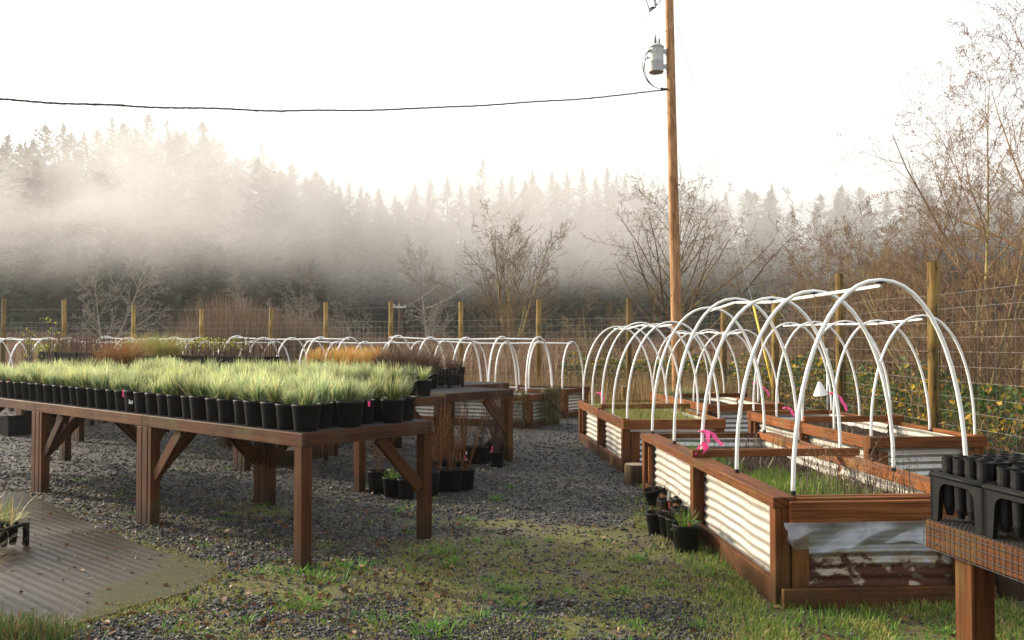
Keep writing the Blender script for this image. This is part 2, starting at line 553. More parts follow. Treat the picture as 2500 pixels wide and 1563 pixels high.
W['dryweed'] = blade_mat("dry_dark_weed_stalks", [(0, (.05, .03, .02)), (.7, (.12, .085, .06)), (1, (.24, .19, .12))], None, .05)
W['meadow'] = blade_mat("dry_red_meadow_stalks", [(0, (.10, .048, .034)), (.45, (.19, .10, .065)), (.8, (.28, .19, .10)), (1, (.36, .29, .16))], None, .2)
W['straw'] = blade_mat("straw_grass", [(0, (.17, .10, .045)), (.6, (.30, .20, .09)), (1, (.42, .32, .15))], None, .25)
W['bramble'] = blade_mat("bramble_leaves", [(0, (.030, .065, .016)), (.5, (.05, .095, .022)), (.80, (.09, .13, .028)), (.86, (.50, .36, .03)), (.95, (.50, .30, .03)), (1, (.36, .12, .02))], None, .3)
W['yellowleaf'] = blade_mat("yellow_green_leaves", [(0, (.16, .25, .03)), (.6, (.36, .40, .05)), (1, (.55, .42, .04))], None, .4)
W['trail'] = blade_mat("olive_trailing_stems", [(0, (.07, .065, .02)), (.6, (.13, .115, .035)), (1, (.20, .16, .06))], None, .2)
W['heather'] = blade_mat("green_red_heather", [(0, (.05, .10, .025)), (.6, (.10, .14, .04)), (1, (.22, .09, .05))], None, .2)
W['strapleaf'] = blade_mat("faded_strap_leaves", [(0, (.14, .24, .05)), (.5, (.30, .28, .08)), (1, (.42, .26, .10))], None, .3)

def bark(name, a, b, lich, amt):
    k = Mat(name)
    n1 = k.noise(k.pos(), 6, 5, .65); n2 = k.noise(k.pos(), 2.3, 4, .6)
    c = k.mix(k.sm(n1, .3, .7), a, b)
    c = k.mix(k.math('MULTIPLY', k.sm(n2, .42, .62), amt), c, lich)
    k.bsdf(c, .85, spec=.2)
    return k.m
W['alder'] = bark("lichened_alder_bark", (.11, .085, .052), (.22, .17, .10), (.44, .37, .13), .75)
W['aldertwig'] = bark("alder_twig_bark", (.085, .055, .034), (.16, .105, .06), (.36, .29, .10), .4)
W['redtwig'] = bark("red_alder_twig_bark", (.11, .062, .042), (.20, .115, .075), (.38, .29, .11), .4)
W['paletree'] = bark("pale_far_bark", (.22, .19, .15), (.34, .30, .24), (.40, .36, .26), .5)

def conifer_mat(name, a, b):
    k = Mat(name)
    s = k.sep(k.uv())
    c = k.mix(s[0], a, b)
    k.bsdf(c, .8, spec=.15)
    return k.m
W['fir'] = conifer_mat("dark_fir_needles", (.020, .032, .016), (.050, .068, .028))
W['broad'] = conifer_mat("olive_far_foliage", (.045, .048, .022), (.085, .078, .035))

# ------------------------------------------------------------------ ground
slab_px = [(-330, 1190), (60, 1205), (240, 1285), (345, 1335), (470, 1365), (545, 1390), (500, 1425), (430, 1455), (330, 1480), (230, 1510), (130, 1545), (40, 1590), (-330, 1640)]
sp = [gp(*q) for q in slab_px]
sp = [V3((q.x, q.y, 0)) for q in sp]
def in_slab(x, y):
    px = np.array([q.x for q in sp]); py = np.array([q.y for q in sp])
    r = np.zeros(np.shape(x), bool)
    for i in range(len(px)):
        j = i - 1
        c_ = (py[i] > y) != (py[j] > y)
        r ^= c_ & (x < (px[j] - px[i]) * (y - py[i]) / (py[j] - py[i] + 1e-12) + px[i])
    return r
scx, scy = sum(q.x for q in sp) / len(sp), sum(q.y for q in sp) / len(sp)

def gravel_mask(x, y):
    n = vnoise(x, y, 11, 1.1) * .5 + vnoise(x, y, 12, .38) * .5
    g = sstep(4.0, 8.6, y - .25 * (x + 1) + (n - .5) * 6.5)
    g = np.maximum(g, sstep(.44, .58, n) * .72 * sstep(2.6, 4.2, y))
    g *= 1 - sstep(.6, 1.2, x - .12 * (8 - y) + (n - .5) * .8) * (1 - sstep(6.2, 8.0, y))
    g = np.maximum(g, .2 * sstep(2.2, 3.2, y) * (x < 1.3))
    g *= 1 - sstep(1.25, 1.5, x) * (y < 8)
    return np.clip(g, 0, 1) * (1 - sstep(18.0, 20.5, y + .5 * x))

def zground(x, y):
    x = np.asarray(x, float); y = np.asarray(y, float)
    near = (1 - sstep(22, 34, y)) * (1 - sstep(14, 22, np.abs(x + 3)))
    z = (vnoise(x, y, 21, 1.7) - .5) * .035 + (vnoise(x, y, 22, .5) - .5) * .018 + (vnoise(x, y, 23, .16) - .5) * .010
    inner = in_slab(scx + (x - scx) * 1.07, scy + (y - scy) * 1.16)
    return z * near - .01 - .04 * inner

def axis(lo, d0, d1, hi, step):
    near = np.arange(d0, d1, step)
    a = d0 - np.cumsum(step * 1.35 ** np.arange(1, 40)); a = a[a > lo][::-1]
    b = near[-1] + np.cumsum(step * 1.35 ** np.arange(1, 40)); b = b[b < hi]
    return np.concatenate([[lo], a, near, b, [hi]])
gx = axis(-230, -9, 5.2, 230, .06); gy = axis(-60, 1.6, 17, 250, .06)
X, Y = np.meshgrid(gx, gy)
GV = np.stack([X.ravel(), Y.ravel(), zground(X, Y).ravel()], 1)
nx, ny = len(gx), len(gy)
ii = (np.arange(ny - 1)[:, None] * nx + np.arange(nx - 1)[None]).ravel()
GQ = np.stack([ii, ii + 1, ii + nx + 1, ii + nx], 1)
# the gravel share rides in the uv so that the stones and the sheet agree
guv = np.stack([gravel_mask(GV[:, 0], GV[:, 1]), vnoise(GV[:, 0], GV[:, 1], 31, .8)], 1)
k = Mat("gravel_and_mossy_soil")
p = k.pos(); s = k.sep(k.uv())
stone = k.voro(p, 46, 'F1', 'Color'); sd = k.voro(p, 46)
sv = k.sep(stone)[0]
gc = k.ramp(sv, [(0, (.012, .0122, .013)), (.6, (.033, .0315, .031)), (.93, (.072, .068, .063)), (1, (.15, .14, .125))])
gc = k.mix(k.sm(sd, .3, .75), gc, (.008, .008, .009))
n1 = k.noise(p, 1.7, 6, .65); n2 = k.noise(p, 9, 6, .7); n3 = k.noise(p, 70, 4, .7)
sc = k.ramp(n3, [(.25, (.024, .018, .011)), (.5, (.082, .061, .038)), (.8, (.19, .145, .095))])
mc = k.ramp(n3, [(.25, (.036, .043, .011)), (.55, (.115, .120, .032)), (.85, (.22, .205, .075))])
mf = k.math('ADD', k.math('MULTIPLY', n1, .62), k.math('MULTIPLY', n2, .45))
sc = k.mix(k.sm(mf, .46, .60), sc, mc)
spk = k.sm(k.voro(p, 48), .55, .18)
sc = k.mix(k.math('MULTIPLY', spk, .65), sc, (.014, .011, .007))
br = k.math('MULTIPLY', k.sm(k.noise(p, .8, 5, .65), .45, .62), .7)
sc = k.mix(br, sc, k.mix(1.0, sc, (.62, .50, .40), 'MULTIPLY'))
far = k.sm(k.sep(p)[1], 19, 26)
c = k.mix(k.sm(s[0], .25, .75), sc, gc)
c = k.mix(far, c, k.ramp(n2, [(.3, (.08, .045, .03)), (.7, (.19, .12, .07))]))
hgt = k.mix(k.sm(s[0], .35, .65), k.math('MULTIPLY', n3, .6), k.math('SUBTRACT', 1.0, sd))
k.bsdf(c, k.mix(k.sm(s[0], .35, .65), (.85, .85, .85), (.72, .72, .72)), spec=.25, normal=k.bump(hgt, .75, .016))
ground = link("ground", np_mesh("ground", GV, GQ, guv, k.m, True))
tag(ground, kind="structure")

# ribbed concrete slab at the left
m = MB()
ring = []
rngs = random.Random(4)
for i, a in enumerate(sp):
    b = sp[(i + 1) % len(sp)]
    for j in range(8):
        q = a.lerp(b, j / 8)
        ring.append(V3((q.x + rngs.uniform(-.02, .02), q.y + rngs.uniform(-.02, .02), 0)))
nb = len(ring)
cen = sum(ring, V3()) / nb
for zz, sc_ in ((-.06, 1.02), (.0, 1.01), (.005, 1.0)):
    for q in ring: m.v.append(V3((cen.x + (q.x - cen.x) * sc_, cen.y + (q.y - cen.y) * sc_, zz)))
for lv in range(2):
    for i in range(nb):
        j = (i + 1) % nb
        m.face([lv * nb + j, lv * nb + i, (lv + 1) * nb + i, (lv + 1) * nb + j], [(0, 0)] * 4)
m.face([2 * nb + i for i in range(nb)][::-1], [(0, 0)] * nb)
k = Mat("wet_ribbed_concrete")
p = k.pos()
rp = k.scale(p, (1, 1, 1), (0, 0, rad(40)))
rsx = k.sep(rp)
wob = k.noise(p, 5, 3, .5)
ribs = k.math('SINE', k.math('ADD', k.math('MULTIPLY', rsx[1], 6.283 / .065), k.math('MULTIPLY', wob, 1.6)))
fn = k.noise(p, 90, 4, .7); bn_ = k.noise(p, 1.6, 5, .6)
c = k.ramp(fn, [(.3, (.013, .0105, .0075)), (.6, (.030, .0255, .0195)), (.85, (.075, .066, .054))])
worn = k.sm(k.noise(p, 2.1, 4, .6), .22, .5)
c = k.mix(k.math('MULTIPLY', k.math('MULTIPLY', k.sm(ribs, -.2, -.95), worn), .35), c, (.018, .015, .011))
crk = k.voro(k.mix(.12, p, k.n('TexNoise').outputs['Color']), .9, 'DISTANCE_TO_EDGE')
c = k.mix(k.sm(crk, .012, .004), c, (.010, .008, .006))
c = k.mix(k.sm(k.noise(p, .9, 5, .65), .5, .7), c, (.034, .028, .019))
s = k.sep(p)
mossl = k.math('ADD', s[0], k.math('MULTIPLY', bn_, .6))
mm = k.math('MULTIPLY', k.sm(mossl, -2.16, -2.06), k.sm(k.noise(p, 2.4, 5, .6), .30, .5))
c = k.mix(k.math('MULTIPLY', mm, .9), c, k.ramp(fn, [(.3, (.016, .019, .005)), (.8, (.062, .062, .014))]))
wet = k.math('MULTIPLY', k.sm(k.noise(p, 1.1, 3, .5), .25, .5), k.math('SUBTRACT', 1.0, k.sm(s[0], -3.0, -2.3)))
k.bsdf(c, k.mix(mm, k.mix(wet, (.66, .66, .66), (.33, .33, .33)), (.9, .9, .9)), spec=.22, normal=k.bump(k.math('ADD', k.math('MULTIPLY', k.math('MULTIPLY', ribs, worn), .2), k.math('MULTIPLY', fn, .6)), .5, .010))
slab = m.build("concrete_path", k.m)
tag(slab, kind="structure")


# ------------------------------------------------------------------ far setting: hill, conifers, far wood
# the skyline of the photograph: (photo x, photo y of the tips, distance)
SKY = [(-40, 355, 88), (21, 330, 86), (62, 345, 84), (110, 306, 88), (155, 304, 86), (205, 322, 84), (238, 318, 90), (274, 288, 86), (300, 300, 84), (330, 315, 86), (362, 281, 88),
       (408, 294, 86), (430, 318, 84), (452, 322, 86), (494, 300, 84), (520, 335, 87), (545, 348, 92), (580, 385, 90), (640, 352, 88), (664, 395, 94), (712, 402, 92), (772, 420, 104), (812, 436, 112), (852, 444, 112), (880, 452, 118),
       (925, 462, 120), (965, 478, 122), (1012, 452, 118), (1050, 440, 118), (1092, 432, 116), (1125, 455, 118), (1178, 392, 112), (1225, 438, 122), (1250, 430, 118), (1300, 418, 120), (1348, 420, 122), (1385, 424, 124), (1422, 416, 120),
       (1455, 436, 124), (1482, 412, 118), (1505, 428, 120), (1525, 433, 124), (1570, 446, 124), (1620, 452, 122), (1668, 448, 124), (1720, 470, 118), (1772, 470, 116), (1825, 465, 110), (1884, 452, 112), (1935, 508, 116), (2003, 476, 108), (2055, 455, 106),
       (2098, 458, 108), (2165, 470, 104), (2225, 420, 98), (2252, 428, 100), (2330, 445, 104), (2385, 438, 104), (2450, 430, 104), (2520, 425, 104)]
ex = np.array([a for a, b, c in SKY]); ey = np.array([b for a, b, c in SKY]); ed = np.array([c for a, b, c in SKY])
def env(px): return np.interp(px, ex, ey)
def edist(px): return np.interp(px, ex, ed)

pxs = np.linspace(-1300, 3700, 180); rows = np.linspace(0, 1, 16)
HV = []
for r_ in rows:
    for q in pxs:
        D = edist(np.clip(q, -40, 2520)) * (.84 + .75 * r_)
        e = np.interp(q, np.linspace(-40, 2520, 12), [env(x_) for x_ in np.linspace(-40, 2520, 12)])
        ang = (830 - e) / F * .62
        z = max(0.0, (EYE + ang * D) * float(sstep(0, .55, r_))) - .1
        HV.append(((q - CX) / F * D, D, z))
n_ = len(pxs)
ii = (np.arange(len(rows) - 1)[:, None] * n_ + np.arange(n_ - 1)[None]).ravel()
k = Mat("wooded_slope")
nz = k.noise(k.pos(), .35, 6, .65)
k.bsdf(k.ramp(nz, [(.3, (.012, .018, .010)), (.7, (.045, .05, .022))]), .9, spec=.1)
hill = link("hill", np_mesh("hill", HV, np.stack([ii, ii + 1, ii + n_ + 1, ii + n_], 1), np.zeros((len(HV), 2)), k.m, True))
tag(hill, kind="structure")
HVa = np.array(HV).reshape(len(rows), n_, 3)
def zhill(px, D):
    """height of the slope where the photo column px is D away"""
    D0 = edist(np.clip(px, -40, 2520))
    r_ = np.clip((D / D0 - .84) / .75, 0, 1)
    e = np.interp(px, np.linspace(-40, 2520, 12), [env(x_) for x_ in np.linspace(-40, 2520, 12)])
    return max(0.0, (EYE + (830 - e) / F * .62 * D) * float(sstep(0, .55, r_))) - .3

def conifer_arrays(seed, nb=330, droop=.3, ragged=.3, width=.17, segs=5, leaf=.020, bare=.08):
    """a unit-high conifer crown: drooping sprays of small leafy faces around the stem"""
    rs = np.random.RandomState(seed)
    t = bare + (1 - bare) * (np.arange(nb) + rs.rand(nb)) / nb
    t = np.minimum(1 - (1 - t) ** 1.12, .995)
    lump = 1 + ragged * (vnoise(t * 14, t * 0 + seed, seed, 1.0) - .5) * 2
    L = (width * (1 - t) ** .64 * np.minimum(1, (1 - t) / .06 + .08) * lump + .004) * rs.uniform(.45, 1.18, nb)
    az = rs.uniform(0, 6.283, nb) ; keep = rs.rand(nb) > ragged * .35 * (np.sin(az * 2 + t * 9 + seed) > .3)
    t, L, az = t[keep], L[keep], az[keep]; nb = len(t)
    ca, sa = np.cos(az), np.sin(az); up = .45 * t - droop * (1 - t)
    parts = []
    for f in np.linspace(.22, 1, segs):
        c = np.stack([ca * L * f, sa * L * f, t + up * L * f + .16 * L * f * f], 1)
        s1 = (leaf * (1.15 - .4 * f) * (.45 + .75 * (1 - t)) * rs.uniform(.6, 1.4, nb))[:, None]
        d = np.stack([ca, sa, -.5 + rs.uniform(-.45, .45, nb)], 1); d /= np.linalg.norm(d, axis=1)[:, None]
        sd = np.stack([-sa, ca, rs.uniform(-.5, .5, nb)], 1) * .75
        V = np.stack([c - d * s1, c + sd * s1, c + d * s1 * 1.5, c - sd * s1], 1).reshape(-1, 3)
        U = np.repeat(np.stack([rs.rand(nb) * .6 + .4 * f, np.full(nb, f)], 1), 4, 0)
        parts.append((V, np.arange(len(V)).reshape(-1, 4), U))
    tipv = np.array([(.004 * a, .004 * b, zz) for zz in (.93, 1.015) for a, b in ((1, 0), (-.5, .8), (-.5, -.8))])
    parts.append((tipv, np.array([[0, 1, 4, 3], [1, 2, 5, 4], [2, 0, 3, 5]]), np.full((6, 2), .3)))
    return join_np(parts)

CONI = [conifer_arrays(1, 430, .3, .5, .30, 8, .0135), conifer_arrays(2, 380, .35, .7, .27, 8, .0135), conifer_arrays(3, 480, .22, .45, .33, 8, .0135), conifer_arrays(4, 200, .2, 1.0, .36, 9, .0125)]
coni_me = [np_mesh("conifer_crown", V, Q, U, W['fir']) for V, Q, U in CONI]
tm = MB(); tm.tube([(0, 0, -.05), (0, 0, .5), (0, 0, .97)], [.014, .010, .002], 6)
trunk_me = tm.mesh("conifer_trunk", W['alder'])

CLAB = {362: "tall spiky conifer standing highest on the misty left ridge", 274: "broad pale conifer glowing in the fog on the left ridge", 494: "dark dense conifer at the right shoulder of the left ridge",
        640: "open ragged conifer with sparse limbs on the slope right of the ridge", 1178: "wide ragged conifer rising above the middle of the foggy treeline",
        2225: "tall misty conifer behind the bare alders at the right", 2252: "second misty conifer, close to the tall one behind the bare alders", 1884: "tallest pointed conifer on the blue treeline right of the utility pole"}
n_l = n_m = n_r = 0
for i, (px, py, D) in enumerate(SKY):
    if px < -60 or px > 2560: continue
    top = at(px, py, D)
    zb = zhill(px, D)
    o_ = empty("conifer", (top.x, D, zb), RB.uniform(0, 6.28))
    var = 3 if px in (640, 1178, 545, 408) else (1 if D > 110 else RB.choice((0, 1, 2)))
    h = (top.z - zb) / 1.0
    o_.scale = (h * RB.uniform(.85, 1.25), h * RB.uniform(.85, 1.25), h)
    link("trunk", trunk_me, o_)
    link("crown", coni_me[var], o_)
    if px in CLAB: lab = CLAB[px]
    elif px < 760:
        lab = nth(n_l) + " hazy conifer from the left along the misty left ridge"; n_l += 1
    elif px < 1660:
        lab = nth(n_m) + " faint pointed conifer along the middle treeline left of the utility pole"; n_m += 1
    else:
        lab = nth(n_r) + " grey-blue conifer counted rightward from the utility pole"; n_r += 1
    tag(o_, lab, "tree", "conifers along the foggy skyline")

# the far wood below the skyline: one mass of conifers and round-headed trees
rsf = np.random.RandomState(77)
parts = []
WOODC = [conifer_arrays(9 + i_, 190, .3, .6, .22, 5, .026) for i_ in range(3)]
def round_tree(seed, n=620):
    rs = np.random.RandomState(seed)
    c = rs.normal(0, 1, (n, 3)); c /= np.linalg.norm(c, axis=1)[:, None]
    c *= (.55 + .45 * rs.rand(n, 1)) * (1 + .25 * np.sin(c[:, :1] * 5 + seed) + .2 * np.sin(c[:, 2:] * 7))
    c = c * [.30, .30, .42] + [0, 0, .55]
    return leafquads(rs, c, rs.uniform(.035, .085, n))
ROUND = [round_tree(5), round_tree(6), round_tree(8)]
for i in range(980):
    px = rsf.uniform(-1050, 3350)
    pc = np.clip(px, -40, 2520)
    D = edist(pc) * rsf.uniform(.80, 1.02)
    zb = zhill(px, D)
    e = env(pc) + 10 + 320 * rsf.rand() ** 1.5
    ztop = EYE + (830 - e) / F * D
    h = float(np.clip(ztop - zb, 5.0, 19))
    if ztop < zb + 4: h = rsf.uniform(4, 7)
    if rsf.rand() < .62:
        V, Q, U = WOODC[rsf.randint(3)]
    else:
        V, Q, U = ROUND[rsf.randint(3)]; h = min(h, 9.5); U = U * [.5, 1] + [.5, 0]
    a = rsf.uniform(0, 6.28); ca, sa = math.cos(a), math.sin(a)
    Vr = np.stack([(V[:, 0] * ca - V[:, 1] * sa) * 1.15, (V[:, 0] * sa + V[:, 1] * ca) * 1.15, V[:, 2]], 1) * h
    parts.append((Vr + [(px - CX) / F * D, D, zb], Q, U))
V, Q, U = join_np(parts)
wood_ = link("far_wood", np_mesh("far_wood", V, Q, U, W['fir']))
tag(wood_, "dark mass of trees filling the slope under the fog", "woodland", kind="stuff")

# ------------------------------------------------------------------ bare trees
def bare_tree(seed, height, r0, stems=1, spread=.25, n1=13, n2=7, n3=5, n4=3, start=.25, l1=.45, up=.35, ang=(0.6, 1.1), catkins=0.5, twig_r=.004, vert=0.0):
    """trunk and crown of a leafless tree as two mesh builders"""
    r = random.Random(seed)
    tk, cr = MB(), MB()
    cat = []
    def bend(p, d, L, k, wig, trop):
        pts = [p.copy()]; d = d.normalized(); wig *= .62
        for i in range(k):
            d = (d + V3((r.gauss(0, wig), r.gauss(0, wig), r.gauss(0, wig) + trop))).normalized()
            p = p + d * (L / k); pts.append(p.copy())
        return pts
    def side(d, an):
        a = d.orthogonal().normalized()
        a.rotate(Matrix.Rotation(r.uniform(0, 6.283), 3, d))
        return (d * math.cos(an) + a * math.sin(an)).normalized()
    def grow(pts, rads, lvl, L):
        ns = (n1, n2, n3, n4)
        if lvl >= 4 or ns[lvl] == 0:
            return
        cnt = max(1, int(ns[lvl] * r.uniform(.75, 1.25)))
        k = len(pts) - 1
        for c in range(cnt):
            t = (start if lvl == 0 else .18) + (1 - (start if lvl == 0 else .18)) * (c + r.random()) / cnt
            f = min(t * k, k - 1e-3); i = int(f); q = pts[i].lerp(pts[i + 1], f - i)
            d = (pts[i + 1] - pts[i]).normalized()
            rr = (rads[i] * (1 - f + i) + rads[i + 1] * (f - i))
            l = L * (l1 if lvl == 0 else (.52, .5, .5)[lvl - 1] if lvl else .5) * r.uniform(.55, 1.15) * (1.15 - .65 * t if lvl == 0 else 1.1 - .5 * t)
            nd = side(d, r.uniform(*ang) * (1 if lvl else 1 - .25 * t))
            nd = (nd + V3((0, 0, vert))).normalized()
            kk = (6, 4, 3, 2)[lvl]
            np_ = bend(q, nd, l, kk, .13, up * .16)
            cr0 = max(rr * (.55, .5, .5, .5)[lvl], twig_r)
            rs_ = [max(cr0 * (1 - .8 * j / kk), twig_r * .6) for j in range(kk + 1)]
            cr.tube(np_, rs_, (5, 4, 3, 3)[lvl], caps=False)
            if lvl >= 2 and r.random() < catkins: cat.append(np_[-1])
            grow(np_, rs_, lvl + 1, l)
    for s_ in range(stems):
        d = V3((r.gauss(0, spread), r.gauss(0, spread), 1)) if stems > 1 else V3((r.gauss(0, .05), r.gauss(0, .05), 1))
        h = height * (1 if s_ == 0 else r.uniform(.6, .95))
        pts = bend(V3((r.uniform(-.1, .1) * (stems > 1), r.uniform(-.1, .1) * (stems > 1), -.1)), d, h, 9, .05, .05)
        rr = r0 * (1 if s_ == 0 else r.uniform(.6, .9))
        rads = [max(rr * (1 - .93 * (j / 9) ** .8), twig_r) for j in range(10)]
        tk.tube(pts, rads, 8, caps=False)
        grow(pts, rads, 0, h)
    for q in cat:                       # small dark cones and catkins at the twig ends
        for _ in range(2):
            e = q + V3((r.uniform(-.04, .04), r.uniform(-.04, .04), r.uniform(-.05, .0)))
            cr.tube([e, e + V3((0, 0, -.010)), e + V3((0, 0, -.028))], [.002, .007, .001], 4, caps=False)
    return tk, cr

def plant_tree(seed, loc, label, bk, tw, height, r0, **kw):
    tk, cr = bare_tree(seed, height, r0, **kw)
    o_ = empty("bare_tree", loc, 0, label, "tree", "leafless trees beyond the fence")
    tk.build("trunk", bk, o_)
    cr.build("crown", tw, o_)
    return o_
A_, T_, RT, PT = W['alder'], W['aldertwig'], W['redtwig'], W['paletree']
plant_tree(101, (-.10, 27.5, 0), "leafless multi-stemmed alder behind the back fence, left of the utility pole", A_, T_, 5.3, .075, stems=7, spread=.26, n1=13, n2=7, n3=5, n4=0, start=.18, l1=.55, ang=(.45, 1.0), catkins=.6, twig_r=.006)
plant_tree(102, (5.1, 25.5, 0), "wide leafless alder with white trunk right behind the utility pole", A_, T_, 5.4, .12, n1=28, n2=8, n3=5, n4=2, start=.12, l1=.74, ang=(.7, 1.15), catkins=.5, twig_r=.006)
plant_tree(103, (8.42, 14.2, 0), "tallest bare alder with spreading limbs past the fence corner at right", A_, RT, 7.6, .085, n1=22, n2=8, n3=5, n4=3, start=.2, l1=.58, ang=(.7, 1.2), catkins=.4, twig_r=.0035)
plant_tree(104, (7.15, 13.2, 0), "slim bare alder with one straight pale stem beyond the thickest fence post", A_, RT, 5.9, .045, n1=24, n2=8, n3=5, n4=3, start=.2, l1=.46, ang=(.7, 1.2), catkins=.4, twig_r=.0035)
plant_tree(105, (7.9, 18.0, 0), "low bushy bare alder between the tall fence posts, reddish twigs", A_, RT, 5.0, .07, stems=6, spread=.42, n1=14, n2=8, n3=6, n4=2, start=.1, l1=.45, ang=(.5, 1.1), catkins=.35, twig_r=.0045)
plant_tree(106, (9.7, 12.2, 0), "leaning multi-stemmed bare alder rooted just outside the right edge", A_, RT, 6.4, .07, stems=6, spread=.4, n1=13, n2=8, n3=6, n4=2, start=.15, l1=.42, ang=(.5, 1.1), catkins=.35, twig_r=.0035)
plant_tree(107, (9.4, 24.0, 0), "small tangled bare alder behind the hoop tunnels, right of the pole", A_, RT, 5.0, .06, stems=5, spread=.5, n1=10, n2=7, n3=5, n4=2, start=.1, l1=.5, ang=(.5, 1.1), catkins=.3, twig_r=.006)
plant_tree(109, (2.4, 24.5, 0), "short bushy bare sapling between the two large alders", A_, T_, 3.0, .04, stems=7, spread=.5, n1=11, n2=8, n3=5, n4=0, start=.1, l1=.5, ang=(.5, 1.0), catkins=.4, twig_r=.006)
for sd, x, y, h, lab in ((111, 6.1, 11.6, 3.6, "tangled bare bush right behind the thickest fence post"), (112, 7.6, 15.4, 4.0, "bushy bare alder clump behind the second thickest fence post"), (113, 8.3, 11.0, 4.4, "bushy bare clump filling the fence bay at the right edge"), (114, 6.4, 17.6, 3.4, "tan bare bush behind the yellow guy guard")):
    plant_tree(sd, (x, y, 0), lab, A_, RT, h, .035, stems=10, spread=.5, n1=10, n2=8, n3=6, n4=2, start=.1, l1=.45, ang=(.4, 1.0), catkins=.3, twig_r=.0035)
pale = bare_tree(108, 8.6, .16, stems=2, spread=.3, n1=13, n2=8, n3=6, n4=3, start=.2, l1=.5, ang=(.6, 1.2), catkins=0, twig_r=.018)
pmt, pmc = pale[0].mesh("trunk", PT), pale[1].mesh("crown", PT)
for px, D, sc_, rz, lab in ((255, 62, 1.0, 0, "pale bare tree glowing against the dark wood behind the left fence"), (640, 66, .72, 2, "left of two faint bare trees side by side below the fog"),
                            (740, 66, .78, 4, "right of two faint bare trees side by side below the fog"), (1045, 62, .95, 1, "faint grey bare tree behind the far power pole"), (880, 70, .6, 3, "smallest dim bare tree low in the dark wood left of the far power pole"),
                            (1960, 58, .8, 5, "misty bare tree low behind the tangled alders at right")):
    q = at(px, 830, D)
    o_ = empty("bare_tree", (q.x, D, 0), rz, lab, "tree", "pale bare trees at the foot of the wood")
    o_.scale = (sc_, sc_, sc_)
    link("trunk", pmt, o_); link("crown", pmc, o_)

# willow-like shrub clumps behind the back fence
rss = np.random.RandomState(5)
for px, D, n, hh, wd, lab in ((560, 28.5, 2600, 3.2, 2.0, "tallest brown thicket of upright twigs behind the back fence"), (672, 29.5, 1600, 2.8, 1.6, "second brown thicket of upright twigs, just right of the tallest one"),
                              (762, 29.5, 1400, 2.6, 1.5, "brown thicket of upright twigs behind the post with the leaning wire, right end"), (478, 28, 1000, 2.2, 1.3, "low left end thicket of upright brown twigs behind the fence")):
    q = at(px, 830, D)
    b = np.stack([rss.normal(0, wd * .5, n), rss.normal(0, wd * .4, n), np.zeros(n)], 1)
    V, Q, U = blades(rss, b, rss.uniform(0, 6.28, n), hh * rss.uniform(.45, 1.0, n) * np.exp(-(b[:, 0] / wd) ** 2 * .4), np.abs(rss.normal(0, .14, n)), rss.normal(0, .2, n), .018, 3, .3)
    o_ = link("twig_shrub", np_mesh("twig_shrub", V, Q, U, W['thicket']), None, (q.x, D, 0))
    tag(o_, lab, "shrub", "twig thickets behind the back fence")

# meadow beyond the fence and rough grass along it: nobody could count these
N = 76000
yy = 20 + 52 * rss.rand(N) ** 1.5
xx = (rss.uniform(-950, 3300, N) - CX) / F * yy
fy_ = np.interp(xx, [-15, -5.2, 2.6, 4.3, 40], [24.6, 24.2, 19.4, 18.0, 18.0])
ok = (yy > fy_ + .25) & ~((xx > 4.4) & (yy < 18))
xx, yy = xx[ok], yy[ok]
hh = rss.uniform(.5, 1.25, len(xx)) * (.6 + .9 * vnoise(xx, yy, 40, 3.0)) * (1 + .012 * (yy - 20))
V, Q, U = blades(rss, np.stack([xx, yy, np.full(len(xx), -.03)], 1), rss.uniform(0, 6.28, len(xx)), hh, np.abs(rss.normal(0, .25, len(xx))), rss.normal(0, .35, len(xx)), .010 + .0007 * yy, 2, .3)
o_ = link("meadow", np_mesh("meadow", V, Q, U, W['meadow'])); tag(o_, "dry reddish meadow growth beyond the fence", "meadow", kind="stuff")
N = 9000
t = rss.rand(N)
xx = np.interp(t, [0, .3, .62, 1], [-21, -5.2, 2.6, 4.4]) + rss.normal(0, .25, N); yy = np.interp(t, [0, .3, .62, 1], [24.2, 23.8, 18.8, 16.5]) + rss.normal(0, .35, N)
V, Q, U = blades(rss, np.stack([xx, yy, np.full(N, -.02)], 1), rss.uniform(0, 6.28, N), rss.uniform(.25, .95, N), np.abs(rss.normal(0, .2, N)), rss.normal(.2, .4, N), .014, 3)
o_ = link("dry_grass", np_mesh("dry_grass", V, Q, U, W['straw'])); tag(o_, "straw coloured grass along the foot of the back fence", "grass", kind="stuff")
# brambles along the right fence
def bramble_points(N):
    t = rss.rand(N)
    x0 = np.interp(t, [0, .30, .45, 1], [.9, 4.2, 4.75, 5.1]); y0 = np.interp(t, [0, .30, .45, 1], [20.6, 19.2, 17.5, 7.0])
    w = np.abs(rss.normal(0, .75, N))
    top = (.62 + .75 * vnoise(t * 30, w, 50, 1.0)) * np.exp(-w * .12)
    z = top * rss.rand(N) ** .55
    return np.stack([x0 + w * np.where(t < .38, .35, .95) + .22, y0 + w * np.where(t < .38, .95, .25), z], 1)
V1 = leafquads(rss, bramble_points(15000), rss.uniform(.04, .115, 15000), .9)
b = bramble_points(2600); b[:, 2] *= .5
V2 = blades(rss, b, rss.uniform(0, 6.28, 2600), rss.uniform(.4, 1.2, 2600), rss.uniform(.1, .8, 2600), rss.uniform(.4, 1.6, 2600), .009, 4, .4)
o_ = link("bramble_leaves", np_mesh("bramble_leaves", *V1, W['bramble'])); tag(o_, "green and yellow bramble leaves along the right fence", "brambles", kind="stuff")
o_ = link("bramble_canes", np_mesh("bramble_canes", *V2, W['straw'])); tag(o_, "arching brown bramble canes along the right fence", "brambles", kind="stuff")
